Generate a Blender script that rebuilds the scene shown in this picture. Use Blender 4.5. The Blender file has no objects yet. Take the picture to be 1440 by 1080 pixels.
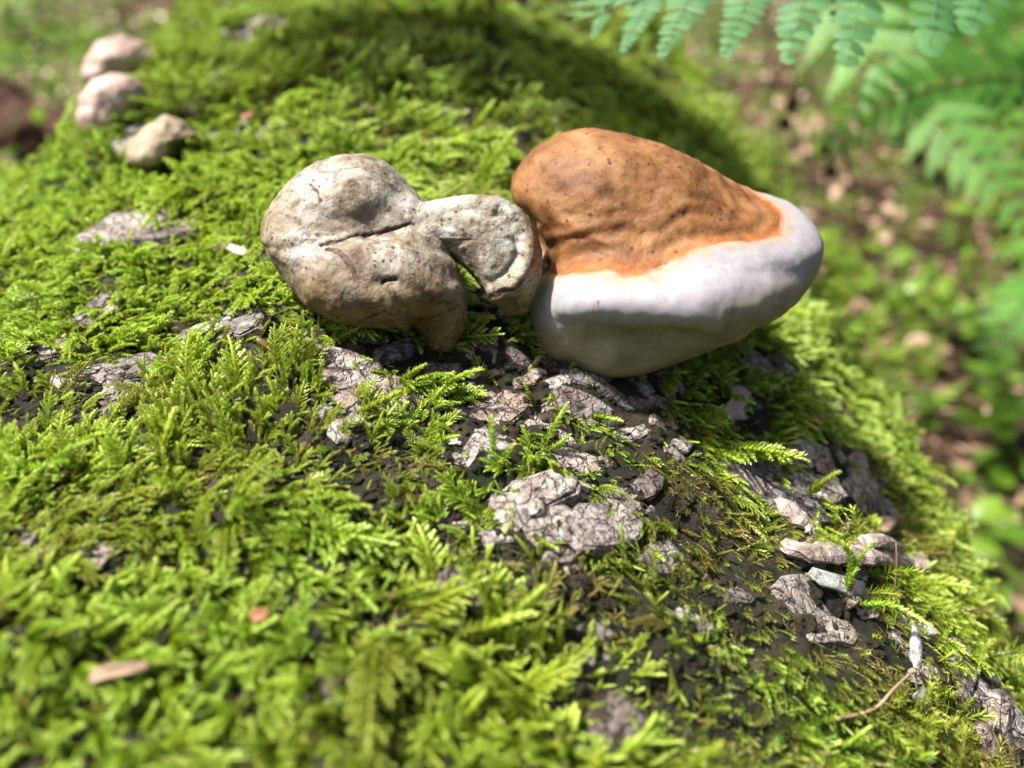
import bpy, bmesh, math, random
import numpy as np
from mathutils import Vector, Matrix

random.seed(7)
rng = np.random.default_rng(11)
scene = bpy.context.scene
col = scene.collection
R_ = math.radians

# ------------------------------------------------------------------ camera, sky, sun, exposure
W, H, F = 1440.0, 1080.0, 1109.0          # photograph size and focal length, both in pixels
PITCH = R_(25.0)
CAM = np.array([0.0, 0.0, 0.80])
RIGHT = np.array([1.0, 0.0, 0.0])
FWD = np.array([0.0, math.cos(PITCH), -math.sin(PITCH)])
UP = np.array([0.0, math.sin(PITCH), math.cos(PITCH)])
cd = bpy.data.cameras.new('camera'); cam = bpy.data.objects.new('camera', cd); col.objects.link(cam)
cam.location = CAM; cam.rotation_euler = (math.pi / 2 - PITCH, 0, 0)
cd.sensor_width = 36.0; cd.lens = F / W * 36.0
cd.clip_start = 0.01; cd.clip_end = 200.0
cd.dof.use_dof = True; cd.dof.focus_distance = 0.272; cd.dof.aperture_fstop = 4.8
scene.camera = cam

SUN_EL, SUN_AZ = R_(60), R_(-100)          # azimuth from +Y towards +X
world = bpy.data.worlds.new('World'); scene.world = world; world.use_nodes = True
wn = world.node_tree; wn.nodes.clear()
sky = wn.nodes.new('ShaderNodeTexSky'); sky.sky_type = 'NISHITA'; sky.sun_disc = False
sky.sun_elevation = SUN_EL; sky.sun_rotation = SUN_AZ; sky.dust_density = 7.0; sky.air_density = 0.6; sky.ozone_density = 0.3
bg = wn.nodes.new('ShaderNodeBackground'); bg.inputs['Strength'].default_value = 0.05
wo = wn.nodes.new('ShaderNodeOutputWorld')
wn.links.new(sky.outputs[0], bg.inputs[0]); wn.links.new(bg.outputs[0], wo.inputs[0])
SUN_DIR = np.array([math.sin(SUN_AZ) * math.cos(SUN_EL), math.cos(SUN_AZ) * math.cos(SUN_EL), math.sin(SUN_EL)])
sl = bpy.data.lights.new('sun', 'SUN'); sl.energy = 3.6; sl.angle = R_(3); sl.color = (1.0, 0.95, 0.86)
so = bpy.data.objects.new('sun', sl); col.objects.link(so)
so.rotation_euler = Vector(SUN_DIR).to_track_quat('Z', 'Y').to_euler(); so.location = SUN_DIR * 6
scene.view_settings.view_transform = 'Standard'; scene.view_settings.look = 'None'
scene.view_settings.exposure = 1.65; scene.view_settings.gamma = 1.0
scene.cycles.use_denoising = True
scene.cycles.max_bounces = 8; scene.cycles.diffuse_bounces = 4; scene.cycles.transmission_bounces = 4
scene.cycles.sample_clamp_indirect = 6.0

# ------------------------------------------------------------------ numeric helpers
def ray(px, py):
    px = np.asarray(px, float)[..., None]; py = np.asarray(py, float)[..., None]
    return FWD + RIGHT * (px - W / 2) / F - UP * (py - H / 2) / F       # length along FWD is 1
def pt(px, py, depth):
    return CAM + ray(px, py) * np.asarray(depth, float)[..., None]
def project(P):
    d = np.asarray(P) - CAM
    z = d @ FWD
    zz = np.where(z > 1e-4, z, 1e-4)
    return W / 2 + F * (d @ RIGHT) / zz, H / 2 - F * (d @ UP) / zz, z
def unit(v):
    v = np.asarray(v, float)
    return v / np.maximum(np.linalg.norm(v, axis=-1, keepdims=True), 1e-12)
def _hash(ix, iy, iz, seed):
    h = (ix.astype(np.int64) * 374761393 + iy.astype(np.int64) * 668265263 + iz.astype(np.int64) * 2147483647 + seed * 974634777)
    h = (h ^ (h >> 13)) * 1274126177
    h = h & 0xffffffff
    h = ((h ^ (h >> 16)) * 2246822519) & 0xffffffff
    return ((h ^ (h >> 13)) & 0xffff) / 65535.0
def vnoise(P, scale, seed=0):
    """smooth value noise in about -1..1; P is (n,3)"""
    q = np.asarray(P, float) * scale
    i = np.floor(q); f = q - i; f = f * f * f * (f * (f * 6 - 15) + 10)
    i = i.astype(np.int64); out = 0
    for dx in (0, 1):
        for dy in (0, 1):
            for dz in (0, 1):
                w = (f[..., 0] if dx else 1 - f[..., 0]) * (f[..., 1] if dy else 1 - f[..., 1]) * (f[..., 2] if dz else 1 - f[..., 2])
                out = out + w * _hash(i[..., 0] + dx, i[..., 1] + dy, i[..., 2] + dz, seed)
    return out * 2 - 1
def fbm(P, scale, octaves=3, seed=0):
    o = 0; a = 1; t = 0
    for k in range(octaves):
        o = o + a * vnoise(P, scale * 2.03 ** k, seed + k * 17); t += a; a *= 0.5
    return o / t
def smin(a, b, k):
    h = np.clip(0.5 + 0.5 * (b - a) / k, 0, 1)
    return b * (1 - h) + a * h - k * h * (1 - h)
def euler_of(M):
    """XYZ eulers of an (n,3,3) stack of rotation matrices"""
    b = -np.arcsin(np.clip(M[:, 2, 0], -1, 1)); a = np.arctan2(M[:, 2, 1], M[:, 2, 2]); c = np.arctan2(M[:, 1, 0], M[:, 0, 0])
    return np.stack([a, b, c], 1)
def seg_dist(px, py, line):
    """distance in pixels from points to a polyline"""
    best = np.full(np.shape(px), 1e9)
    for (x0, y0), (x1, y1) in zip(line[:-1], line[1:]):
        dx, dy = x1 - x0, y1 - y0
        t = np.clip(((px - x0) * dx + (py - y0) * dy) / (dx * dx + dy * dy), 0, 1)
        best = np.minimum(best, np.hypot(px - x0 - t * dx, py - y0 - t * dy))
    return best
def smooth01(x, a, b):
    t = np.clip((x - a) / (b - a), 0, 1)
    return t * t * (3 - 2 * t)

# ------------------------------------------------------------------ object helpers
def tag(o, label=None, cat=None, group=None, kind=None):
    if label: o['label'] = label
    if cat: o['category'] = cat
    if group: o['group'] = group
    if kind: o['kind'] = kind
    return o
def empty(name, loc=(0, 0, 0), parent=None):
    o = bpy.data.objects.new(name, None); col.objects.link(o); o.location = Vector(loc); o.empty_display_size = 0.01
    if parent: o.parent = parent
    return o
def mesh_of(name, verts, faces, mats=(), smooth=True, attrs=None):
    me = bpy.data.meshes.new(name)
    verts = np.asarray(verts, np.float32)
    if isinstance(faces, np.ndarray):
        n, k = faces.shape
        me.vertices.add(len(verts)); me.vertices.foreach_set('co', verts.ravel())
        me.loops.add(n * k); me.loops.foreach_set('vertex_index', faces.astype(np.int32).ravel())
        me.polygons.add(n); me.polygons.foreach_set('loop_start', np.arange(0, n * k, k, dtype=np.int32))
        me.update(calc_edges=True)
    else:
        me.from_pydata([tuple(v) for v in verts], [], [tuple(f) for f in faces]); me.update()
    for m in mats: me.materials.append(m)
    if smooth and len(me.polygons): me.polygons.foreach_set('use_smooth', np.ones(len(me.polygons), bool))
    for k, v in (attrs or {}).items():
        a = me.attributes.new(k, 'FLOAT', 'POINT'); a.data.foreach_set('value', np.asarray(v, np.float32))
    return me
def link(name, me, parent=None, loc=None, mat=None):
    o = bpy.data.objects.new(name, me); col.objects.link(o)
    if parent is not None: o.parent = parent
    if mat is not None: o.matrix_local = mat
    elif loc is not None: o.location = Vector(loc)
    return o
def tube(path, radii, n=8, cap=True):
    path = np.asarray(path, float); radii = np.broadcast_to(np.asarray(radii, float), (len(path),))
    T = unit(np.gradient(path, axis=0)); V = []; Fc = []
    ref = np.array([0, 0, 1.0]) if abs(T[0][2]) < 0.9 else np.array([1.0, 0, 0])
    for i in range(len(path)):
        a = unit(np.cross(T[i], ref)); b = np.cross(T[i], a)
        for k in range(n):
            t = 2 * math.pi * k / n
            V.append(path[i] + radii[i] * (a * math.cos(t) + b * math.sin(t)))
    for i in range(len(path) - 1):
        for k in range(n):
            Fc.append((i * n + k, i * n + (k + 1) % n, (i + 1) * n + (k + 1) % n, (i + 1) * n + k))
    if cap:
        Fc.append(tuple(range(n - 1, -1, -1))); Fc.append(tuple((len(path) - 1) * n + k for k in range(n)))
    return np.array(V), Fc
def bezier(pts, n):
    """smooth Catmull-Rom curve through pts"""
    P = np.asarray(pts, float); P = np.vstack([2 * P[0] - P[1], P, 2 * P[-1] - P[-2]])
    out = []
    m = len(P) - 3
    for t in np.linspace(0, m - 1e-6, n):
        i = int(t); u = t - i; p0, p1, p2, p3 = P[i:i + 4]
        out.append(0.5 * ((2 * p1) + (p2 - p0) * u + (2 * p0 - 5 * p1 + 4 * p2 - p3) * u * u + (3 * p1 - p0 - 3 * p2 + p3) * u ** 3))
    return np.array(out)

# ------------------------------------------------------------------ materials
class Mat:
    def __init__(s, name):
        s.m = bpy.data.materials.new(name); s.m.use_nodes = True; s.t = s.m.node_tree; s.t.nodes.clear()
    def n(s, typ, inputs=None, **props):
        nd = s.t.nodes.new(typ)
        for k, v in props.items(): setattr(nd, k, v)
        for k, v in (inputs or {}).items():
            sock = nd.inputs[k]
            if isinstance(v, bpy.types.NodeSocket): s.t.links.new(v, sock)
            elif hasattr(v, 'outputs'): s.t.links.new(v.outputs[0], sock)
            else: sock.default_value = v
        return nd
    def coord(s): return s.n('ShaderNodeTexCoord').outputs['Object']
    def noise(s, scale, detail=4, rough=0.55, vec=None, dist=0.0):
        return s.n('ShaderNodeTexNoise', {'Vector': vec if vec is not None else s.coord(), 'Scale': scale, 'Detail': detail, 'Roughness': rough, 'Distortion': dist}).outputs['Fac']
    def ramp(s, fac, stops, interp='LINEAR'):
        r = s.n('ShaderNodeValToRGB', {'Fac': fac}); e = r.color_ramp.elements; r.color_ramp.interpolation = interp
        while len(e) < len(stops): e.new(0.5)
        for x, (p, c) in zip(e, stops):
            x.position = p; x.color = (c[0], c[1], c[2], 1) if hasattr(c, '__len__') else (c, c, c, 1)
        return r.outputs['Color']
    def mix(s, fac, a, b, mode='MIX'):
        m = s.n('ShaderNodeMix', data_type='RGBA', blend_type=mode)
        for i, v in ((0, fac), (6, a), (7, b)):
            if isinstance(v, bpy.types.NodeSocket): s.t.links.new(v, m.inputs[i])
            else: m.inputs[i].default_value = v if i == 0 else (v[0], v[1], v[2], 1)
        return m.outputs[2]
    def math(s, op, a, b=0.0, clamp=False):
        m = s.n('ShaderNodeMath', operation=op, use_clamp=clamp)
        for i, v in enumerate((a, b)):
            if isinstance(v, bpy.types.NodeSocket): s.t.links.new(v, m.inputs[i])
            else: m.inputs[i].default_value = v
        return m.outputs[0]
    def attr(s, name, kind='GEOMETRY'):
        return s.n('ShaderNodeAttribute', attribute_name=name, attribute_type=kind).outputs['Fac']
    def bump(s, height, strength, dist, normal=None):
        b = s.n('ShaderNodeBump', {'Height': height, 'Strength': strength, 'Distance': dist})
        if normal is not None: s.t.links.new(normal, b.inputs['Normal'])
        return b.outputs['Normal']
    def out(s, color, rough=0.7, normal=None, spec=0.4, translucent=None, sss=0.0, sss_radius=None, coat=0.0):
        p = s.n('ShaderNodeBsdfPrincipled')
        def put(k, v):
            if isinstance(v, bpy.types.NodeSocket): s.t.links.new(v, p.inputs[k])
            elif k == 'Base Color': p.inputs[k].default_value = (v[0], v[1], v[2], 1)
            else: p.inputs[k].default_value = v
        put('Base Color', color); put('Roughness', rough); put('Specular IOR Level', spec)
        if normal is not None: put('Normal', normal)
        if sss: put('Subsurface Weight', sss); put('Subsurface Radius', sss_radius or (1, .6, .4)); put('Subsurface Scale', 0.004)
        if coat: put('Coat Weight', coat)
        sh = p.outputs[0]
        if translucent:
            f, c = translucent
            tr = s.n('ShaderNodeBsdfTranslucent', {'Color': c if isinstance(c, bpy.types.NodeSocket) else (c[0], c[1], c[2], 1)})
            mx = s.n('ShaderNodeMixShader', {0: f, 1: sh, 2: tr.outputs[0]}); sh = mx.outputs[0]
        s.n('ShaderNodeOutputMaterial', {'Surface': sh})
        return s.m

def mat_bark():
    m = Mat('bark'); c = m.n('ShaderNodeNewGeometry').outputs['Position']
    rnd = m.n('ShaderNodeObjectInfo').outputs['Random']
    col1 = m.ramp(m.noise(70, 5, .6, c), [(.25, (.06, .05, .042)), (.37, (.26, .22, .195)), (.50, (.46, .415, .39)), (.72, (.66, .635, .62))])
    dark = m.ramp(m.noise(310, 4, .7, c, .5), [(.40, .16), (.52, .95)])
    col2 = m.mix(.85, col1, dark, 'MULTIPLY')
    lich = m.ramp(m.noise(95, 3, .6, c, 1.2), [(.60, 0.0), (.66, .75)])
    col3 = m.mix(lich, col2, (.44, .47, .44))
    blue = m.ramp(m.noise(38, 3, .5, c, .8), [(.66, 0.0), (.72, .7)])
    col4 = m.mix(blue, col3, (.05, .065, .085))
    wv = m.n('ShaderNodeTexVoronoi', {'Vector': m.mix(.010, c, m.n('ShaderNodeTexNoise', {'Vector': c, 'Scale': 160.0, 'Detail': 4.0}).outputs['Color']), 'Scale': 150.0}, feature='DISTANCE_TO_EDGE')
    crk = m.ramp(wv.outputs['Distance'], [(.0, 0.0), (.09, 1.0)])
    col4 = m.mix(m.ramp(m.noise(60, 3, .5, c), [(.48, 0.0), (.66, .85)]), col4, m.ramp(wv.outputs['Distance'], [(.0, (.12, .09, .08)), (.06, (1, 1, 1))]), 'MULTIPLY')
    tone = m.ramp(rnd, [(0, (.22, .19, .19)), (.2, (.55, .50, .50)), (.4, (.92, .89, .86)), (.6, (.86, .75, .68)), (.8, (1.0, .97, .98)), (1, (.35, .34, .38))])
    col5 = m.mix(1.0, col4, tone, 'MULTIPLY')
    h = m.math('ADD', m.noise(260, 6, .7, c), m.math('MULTIPLY', m.noise(900, 3, .6, c), .4))
    return m.out(col5, .8, m.bump(m.math('ADD', h, m.math('MULTIPLY', crk, .7)), .9, .0026), .3)
def mat_log():
    m = Mat('log_bark_soil'); c = m.coord()
    col1 = m.ramp(m.noise(45, 5, .65, c), [(.3, (.005, .004, .003)), (.5, (.015, .011, .007)), (.62, (.04, .029, .021)), (.75, (.12, .095, .085))])
    gr = m.ramp(m.noise(120, 4, .6, c), [(.45, 0.0), (.62, .7)])
    col2 = m.mix(gr, col1, (.014, .022, .004))
    h = m.noise(240, 6, .7, c)
    return m.out(col2, .85, m.bump(h, 1.0, .002), .3)
def mat_moss(name, stops, brown):
    m = Mat(name)
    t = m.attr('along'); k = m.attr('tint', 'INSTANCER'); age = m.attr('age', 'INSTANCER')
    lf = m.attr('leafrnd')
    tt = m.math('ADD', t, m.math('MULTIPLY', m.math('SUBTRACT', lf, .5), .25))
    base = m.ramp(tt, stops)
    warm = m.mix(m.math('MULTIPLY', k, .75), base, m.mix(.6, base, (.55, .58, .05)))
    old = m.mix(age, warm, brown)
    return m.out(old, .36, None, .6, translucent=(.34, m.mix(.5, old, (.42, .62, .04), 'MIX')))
def mat_plain(name, c1, c2, scale=60, rough=.7, bump=.4, dist=.001, spec=.3, trans=0.0, mid=None):
    m = Mat(name); c = m.coord()
    stops = [(.3, c1), (.7, c2)] if mid is None else [(.3, c1), (.5, mid), (.7, c2)]
    color = m.ramp(m.noise(scale, 5, .6, c), stops)
    return m.out(color, rough, m.bump(m.noise(scale * 3, 4, .6, c), bump, dist), spec, translucent=(trans, color) if trans else None)
def mat_leaf(name, lo, hi, rough=.45, trans=.4, spec=.45):
    m = Mat(name); c = m.coord()
    rnd = m.attr('leafrnd'); ob = m.n('ShaderNodeObjectInfo').outputs['Random']
    r = m.math('ADD', m.math('MULTIPLY', m.noise(40, 3, .5, c), .5), m.math('ADD', m.math('MULTIPLY', rnd, .35), m.math('MULTIPLY', ob, .3)))
    color = m.ramp(r, [(.2, lo), (.9, hi)])
    return m.out(color, rough, m.bump(m.noise(150, 3, .6, c), .3, .001), spec, translucent=(trans, color) if trans else None)

M_BARK = mat_bark(); M_LOG = mat_log()
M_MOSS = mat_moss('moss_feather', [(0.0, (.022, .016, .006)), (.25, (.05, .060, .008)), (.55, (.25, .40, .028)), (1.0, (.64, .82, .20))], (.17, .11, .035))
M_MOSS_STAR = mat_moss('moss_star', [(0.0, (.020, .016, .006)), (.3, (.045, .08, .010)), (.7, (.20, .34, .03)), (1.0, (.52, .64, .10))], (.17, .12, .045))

# ------------------------------------------------------------------ the log: a leaning trunk fitted to its two outlines in the photograph
AX_C = np.array([0.0, -0.6386, 0.7695])      # camera space: right, down, forward
BI_C = unit(np.array([-0.18, 0.762, 0.632])); BI_C = unit(BI_C - AX_C * (BI_C @ AX_C))
def cam2world(v): return RIGHT * v[0] - UP * v[1] + FWD * v[2]
AX = unit(cam2world(AX_C)); BI = unit(cam2world(BI_C))
LR = 0.42; LD = LR / 0.703
LC = CAM + BI * LD
EU = -BI; ES = unit(np.cross(AX, EU)); 
if ES @ RIGHT < 0: ES = -ES
def log_local(P):
    d = np.asarray(P) - LC
    s = d @ AX; u = d @ EU; v = d @ ES
    return s, np.arctan2(v, u), np.hypot(u, v)
def log_radius(s, th):
    q = np.stack([s, np.sin(th) * LR, np.cos(th) * LR], -1)
    r = LR * (1 - 0.02 * s)
    r = r + 0.016 * vnoise(q, 7.0, 3) * smooth01(np.abs(s - 0.1), -.2, .5) + 0.006 * vnoise(q, 19.0, 5) + 0.0035 * vnoise(q, 48.0, 9) + 0.0012 * vnoise(q, 130.0, 10)
    r = r - 0.0024 * (1 - np.minimum(np.abs(vnoise(q, 95.0, 22)) * 4.5, 1)) + 0.0011 * vnoise(q, 260.0, 21)
    return r
def log_point(s, th, lift=0.0):
    s = np.asarray(s, float); th = np.asarray(th, float)
    r = (log_radius(s, th) + lift)[..., None]
    return LC + AX * s[..., None] + r * (EU * np.cos(th)[..., None] + ES * np.sin(th)[..., None])
def log_normal(s, th, e=0.006):
    a = log_point(s + e, th) - log_point(s - e, th); b = log_point(s, th + e / LR) - log_point(s, th - e / LR)
    n = unit(np.cross(a, b)); o = EU * np.cos(th)[..., None] + ES * np.sin(th)[..., None]
    return np.where(np.sum(n * o, -1, keepdims=True) < 0, -n, n)
def hit(px, py):
    """where the pixel's ray meets the log: point, normal, depth"""
    r = ray(px, py); t = 0.05
    for _ in range(220):
        s, th, d = log_local(CAM + r * t); g = d - log_radius(s, th)
        if g < 1e-5: break
        t += max(float(g) * .55, 5e-5)
        if t > 4: return None
    P = CAM + r * t; s, th, _ = log_local(P)
    return P, log_normal(s, th), t

def hits(px, py):
    """hit() for many pixels at once"""
    r = ray(px, py); t = np.full(len(r), .05)
    for _ in range(90):
        s, th, d = log_local(CAM + r * t[:, None]); t = t + np.maximum((d - log_radius(s, th)) * .7, 0)
    P = CAM + r * t[:, None]; s, th, d = log_local(P)
    return P, log_normal(s, th), (d - log_radius(s, th)) < 1e-3
sg = np.concatenate([np.linspace(-.7, -.16, 28)[:-1], np.arange(-.16, .55, .0022), np.linspace(.55, 1.3, 110)[1:], np.linspace(1.3, 3.2, 60)[1:]])
tg = np.concatenate([np.linspace(-math.pi, -1.15, 50)[:-1], np.arange(-1.15, 1.15, .0052), np.linspace(1.155, math.pi, 50)])
SS, TT = np.meshgrid(sg, tg, indexing='ij')
LV = log_point(SS, TT).reshape(-1, 3)
ns, ntg = SS.shape
ii, jj = np.meshgrid(np.arange(ns - 1), np.arange(ntg - 1), indexing='ij')
q0 = (ii * ntg + jj).ravel()
LF = np.stack([q0, q0 + 1, q0 + ntg + 1, q0 + ntg], 1)
log = empty('fallen_log', LC)
tag(log, 'thick leaning fallen log with flaking grey bark under green moss', 'log')
o = link('trunk', mesh_of('trunk', LV - LC, LF, [M_LOG]), log)

# ------------------------------------------------------------------ organic bodies: blended ellipsoids and capsules, fitted to a traced outline
def ico(sub):
    bm = bmesh.new(); bmesh.ops.create_icosphere(bm, subdivisions=sub, radius=1.0)
    V = np.array([v.co[:] for v in bm.verts]); Fc = np.array([[v.index for v in f.verts] for f in bm.faces]); bm.free()
    return unit(V), Fc
_ico = {}
def fit_outline(P, outline, cpix, smooth=9, rounds=2):
    ox = np.asarray(outline, float)
    for _ in range(rounds):
        x, y, z = project(P); dx = x - cpix[0]; dy = y - cpix[1]
        an = np.arctan2(dy, dx); rr = np.hypot(dx, dy); nb = 180
        bi = ((an + math.pi) / (2 * math.pi) * nb).astype(int) % nb
        cur = np.zeros(nb); np.maximum.at(cur, bi, rr)
        tar = np.zeros(nb)
        for i in range(nb):
            a = -math.pi + (i + .5) * 2 * math.pi / nb; d = np.array([math.cos(a), math.sin(a)]); best = 0
            for p, q in zip(ox, np.roll(ox, -1, 0)):
                p_ = p - cpix; e = q - p; den = d[0] * e[1] - d[1] * e[0]
                if abs(den) < 1e-9: continue
                t = (p_[0] * e[1] - p_[1] * e[0]) / den; u = (p_[0] * d[1] - p_[1] * d[0]) / den
                if t > 0 and -1e-6 <= u <= 1 + 1e-6: best = max(best, t)
            tar[i] = best
        sc = tar / np.maximum(cur, 1); kern = np.hanning(smooth + 2)[1:-1]; kern /= kern.sum()
        sc = np.convolve(np.concatenate([sc[-smooth:], sc, sc[:smooth]]), kern, 'same')[smooth:-smooth]
        u = (an + math.pi) / (2 * math.pi) * nb - .5; i0 = np.floor(u).astype(int); fr = u - i0
        f = sc[i0 % nb] * (1 - fr) + sc[(i0 + 1) % nb] * fr
        w = 1.0
        P = P + (RIGHT * ((f - 1) * dx * z / F)[:, None] - UP * ((f - 1) * dy * z / F)[:, None]) * w

    return P
def body(center, blobs, k, sub, outline=None, cpix=None, rmax=.14, smooth=9):
    """blobs: ('e', centre, (rx,ry,rz)[, frame]) or ('c', a, b, ra, rb); star-shaped about centre"""
    if sub not in _ico: _ico[sub] = ico(sub)
    D, Fc = _ico[sub]
    def field(P):
        f = None
        for b in blobs:
            if b[0] == 'e':
                q = P - b[1]
                if len(b) > 3: q = q @ np.asarray(b[3]).T
                rr = np.asarray(b[2]); qn = q / rr
                l = np.linalg.norm(qn, axis=-1); l2 = np.maximum(np.linalg.norm(qn / rr, axis=-1), 1e-6)
                g = l * (l - 1) / l2
            else:
                ab = b[2] - b[1]; t = np.clip(((P - b[1]) @ ab) / (ab @ ab), 0, 1)
                g = np.linalg.norm(P - b[1] - t[..., None] * ab, axis=-1) - (b[3] + (b[4] - b[3]) * t)
            f = g if f is None else smin(f, g, k)
        return f
    lo = np.zeros(len(D)); hi = np.full(len(D), rmax); found = np.zeros(len(D), bool)
    steps = np.linspace(0, rmax, 56); insb = np.ones(len(D), bool)
    for a, b in zip(steps[:-1], steps[1:]):
        ins = insb; insb = field(center + D * b) < 0
        sw = ins & ~insb
        lo = np.where(sw, a, lo); hi = np.where(sw, b, hi)
    for _ in range(14):
        mid = (lo + hi) / 2; ins = field(center + D * mid[:, None]) < 0
        lo = np.where(ins, mid, lo); hi = np.where(ins, hi, mid)
    P = center + D * lo[:, None]
    if outline is not None: P = fit_outline(P, outline, cpix, smooth)
    return P, Fc
def normals_of(P, Fc):
    n = np.cross(P[Fc[:, 1]] - P[Fc[:, 0]], P[Fc[:, 2]] - P[Fc[:, 0]]); N = np.zeros_like(P)
    for k in range(3): np.add.at(N, Fc[:, k], n)
    return unit(N)
def relief(P, Fc, terms, off=None):
    N = normals_of(P, Fc); d = 0
    for amp, scale, octv, seed in terms: d = d + amp * fbm(P, scale, octv, seed)
    if off is not None: d = d + off
    return P + N * np.asarray(d)[:, None]
def split_part(P, Fc, mask_f, attrs):
    idx = np.where(mask_f)[0]; f = Fc[idx]; used, inv = np.unique(f, return_inverse=True)
    return P[used], inv.reshape(f.shape), {k: v[used] for k, v in attrs.items()}

# ---- brown capped bracket with the thick white margin
def mat_conk():
    m = Mat('bracket_flesh'); c = m.coord(); e = m.attr('edge'); sh = m.attr('pore')
    wob = m.math('MULTIPLY', m.math('SUBTRACT', m.noise(160, 5, .6, c), .5), .0036)
    ee = m.math('ADD', e, wob)
    t = m.math('ADD', m.math('MULTIPLY', ee, 1 / .05), .5)          # 1 mm = .02
    brown = m.ramp(m.noise(48, 6, .62, c, .5), [(.30, (.075, .028, .010)), (.43, (.15, .062, .019)), (.55, (.215, .102, .036)), (.70, (.30, .168, .08))])
    zone = m.ramp(m.n('ShaderNodeTexNoise', {'W': m.math('MULTIPLY', e, 160.0), 'Scale': 1.0, 'Detail': 3.0}, noise_dimensions='1D').outputs['Fac'], [(.35, (.72, .60, .48)), (.65, (1.1, 1.08, 1.05))])
    brown = m.mix(.35, brown, zone, 'MULTIPLY')
    fine = m.ramp(m.noise(190, 6, .7, c, .6), [(.3, (.62, .52, .42)), (.5, (1, 1, 1)), (.75, (1.12, 1.16, 1.2))])
    brown = m.mix(.8, brown, fine, 'MULTIPLY')
    vo = m.n('ShaderNodeTexVoronoi', {'Vector': c, 'Scale': 270.0, 'Randomness': 1.0})
    spot = m.math('LESS_THAN', m.math('ADD', vo.outputs['Distance'], m.math('MULTIPLY', m.math('SUBTRACT', m.noise(900, 2, .5, c), .5), .22)), m.math('MULTIPLY', m.n('ShaderNodeSeparateColor', {0: vo.outputs['Color']}).outputs[0], .30))
    keep = m.math('GREATER_THAN', m.n('ShaderNodeSeparateColor', {0: vo.outputs['Color']}).outputs[1], .12)
    brown = m.mix(m.math('MULTIPLY', m.math('MULTIPLY', spot, keep), .8), brown, (.07, .022, .014))
    white = m.ramp(m.noise(60, 4, .6, c), [(.3, (.25, .243, .268)), (.7, (.315, .307, .338))])
    pore = m.ramp(m.noise(40, 5, .65, c), [(.3, (.15, .135, .075)), (.5, (.25, .235, .155)), (.75, (.34, .33, .25))])
    white = m.mix(sh, white, pore)
    vw = m.n('ShaderNodeTexVoronoi', {'Vector': c, 'Scale': 190.0})
    ws = m.math('LESS_THAN', vw.outputs['Distance'], m.math('MULTIPLY', m.math('POWER', m.n('ShaderNodeSeparateColor', {0: vw.outputs['Color']}).outputs[2], 6.0), .10))
    white = m.mix(m.math('MULTIPLY', ws, .75), white, (.10, .08, .07))
    stain = m.ramp(m.noise(26, 5, .7, c, 1.0), [(.62, 0.0), (.74, .55)])
    white = m.mix(m.math('MULTIPLY', stain, sh), white, (.20, .16, .09))
    white = m.mix(.5, white, m.ramp(m.noise(150, 6, .7, c, .6), [(.3, (.66, .63, .58)), (.5, (1, 1, 1)), (.7, (1.1, 1.1, 1.1))]), 'MULTIPLY')
    cream = m.ramp(m.math('ADD', t, m.math('MULTIPLY', m.math('SUBTRACT', m.noise(110, 5, .65, c), .5), .12)), [(.40, 0.0), (.49, .8)])
    white = m.mix(cream, white, (.33, .255, .17))
    color = m.mix(m.ramp(t, [(.485, 0.0), (.512, 1.0)]), white, brown)
    rim = m.ramp(t, [(.44, (0, 0, 0)), (.475, (.16, .16, .16)), (.495, (.6, .6, .6)), (.512, (1, 1, 1)), (.54, (.45, .45, .45)), (.60, (0, 0, 0))])
    rn = m.ramp(m.noise(75, 4, .6, c), [(.38, .15), (.6, 1.0)])
    color = m.mix(m.math('MULTIPLY', m.math('MULTIPLY', rim, rn), .9), color, (.34, .095, .016))
    line = m.ramp(t, [(.507, 0.0), (.515, 1.0), (.53, 0.0)])
    ln = m.ramp(m.noise(55, 3, .6, c), [(.52, 0.0), (.62, 1.0)])
    color = m.mix(m.math('MULTIPLY', m.math('MULTIPLY', line, ln), .85), color, (.085, .028, .02))
    isb = m.ramp(t, [(.49, 0.0), (.52, 1.0)])
    h = m.math('ADD', m.math('MULTIPLY', m.noise(330, 5, .65, c), m.math('ADD', m.math('MULTIPLY', isb, .8), .25)), m.math('MULTIPLY', spot, m.math('MULTIPLY', isb, -.25)))
    return m.out(color, .62, m.bump(h, .40, .0014), .35, sss=.10, sss_radius=(1, .8, .6))
M_CONK = mat_conk()
CONK = [(715, 268), (724, 240), (750, 208), (790, 186), (830, 178), (880, 187), (930, 201), (980, 224), (1030, 254), (1060, 266), (1100, 277), (1130, 295), (1150, 320), (1160, 345), (1156, 372), (1142, 402), (1120, 430), (1095, 450), (1062, 464), (1040, 480), (1010, 490), (980, 501), (940, 516), (910, 526), (880, 531), (850, 533), (800, 520), (775, 510), (756, 490), (748, 460), (744, 425), (748, 404), (757, 385), (757, 350), (740, 305), (720, 285)]
hb = hit(880, 560)
CD = hb[2] + .006
mpp = CD / F
cc = pt(905, 370, CD)
FR = lambda yaw, pitch, roll: np.array((Matrix.Rotation(yaw, 3, 'Z') @ Matrix.Rotation(pitch, 3, 'X') @ Matrix.Rotation(roll, 3, 'Y')).transposed())
fr1 = FR(R_(18), R_(4), R_(4))
blobs = [('e', pt(838, 300, CD + .008), (112 * mpp, 125 * mpp, 128 * mpp), fr1),
         ('e', pt(940, 340, CD + .012), (170 * mpp, 140 * mpp, 88 * mpp), FR(R_(18), R_(2), R_(10))),
         ('e', pt(950, 380, CD), (200 * mpp, 150 * mpp, 52 * mpp), fr1),
         ('e', pt(870, 430, CD + .006), (118 * mpp, 120 * mpp, 95 * mpp), fr1)]
P, Fc = body(cc, blobs, .012, 7, CONK, (905, 370), rmax=.13)
px, py, pz = project(P)
N = normals_of(P, Fc)
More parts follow.
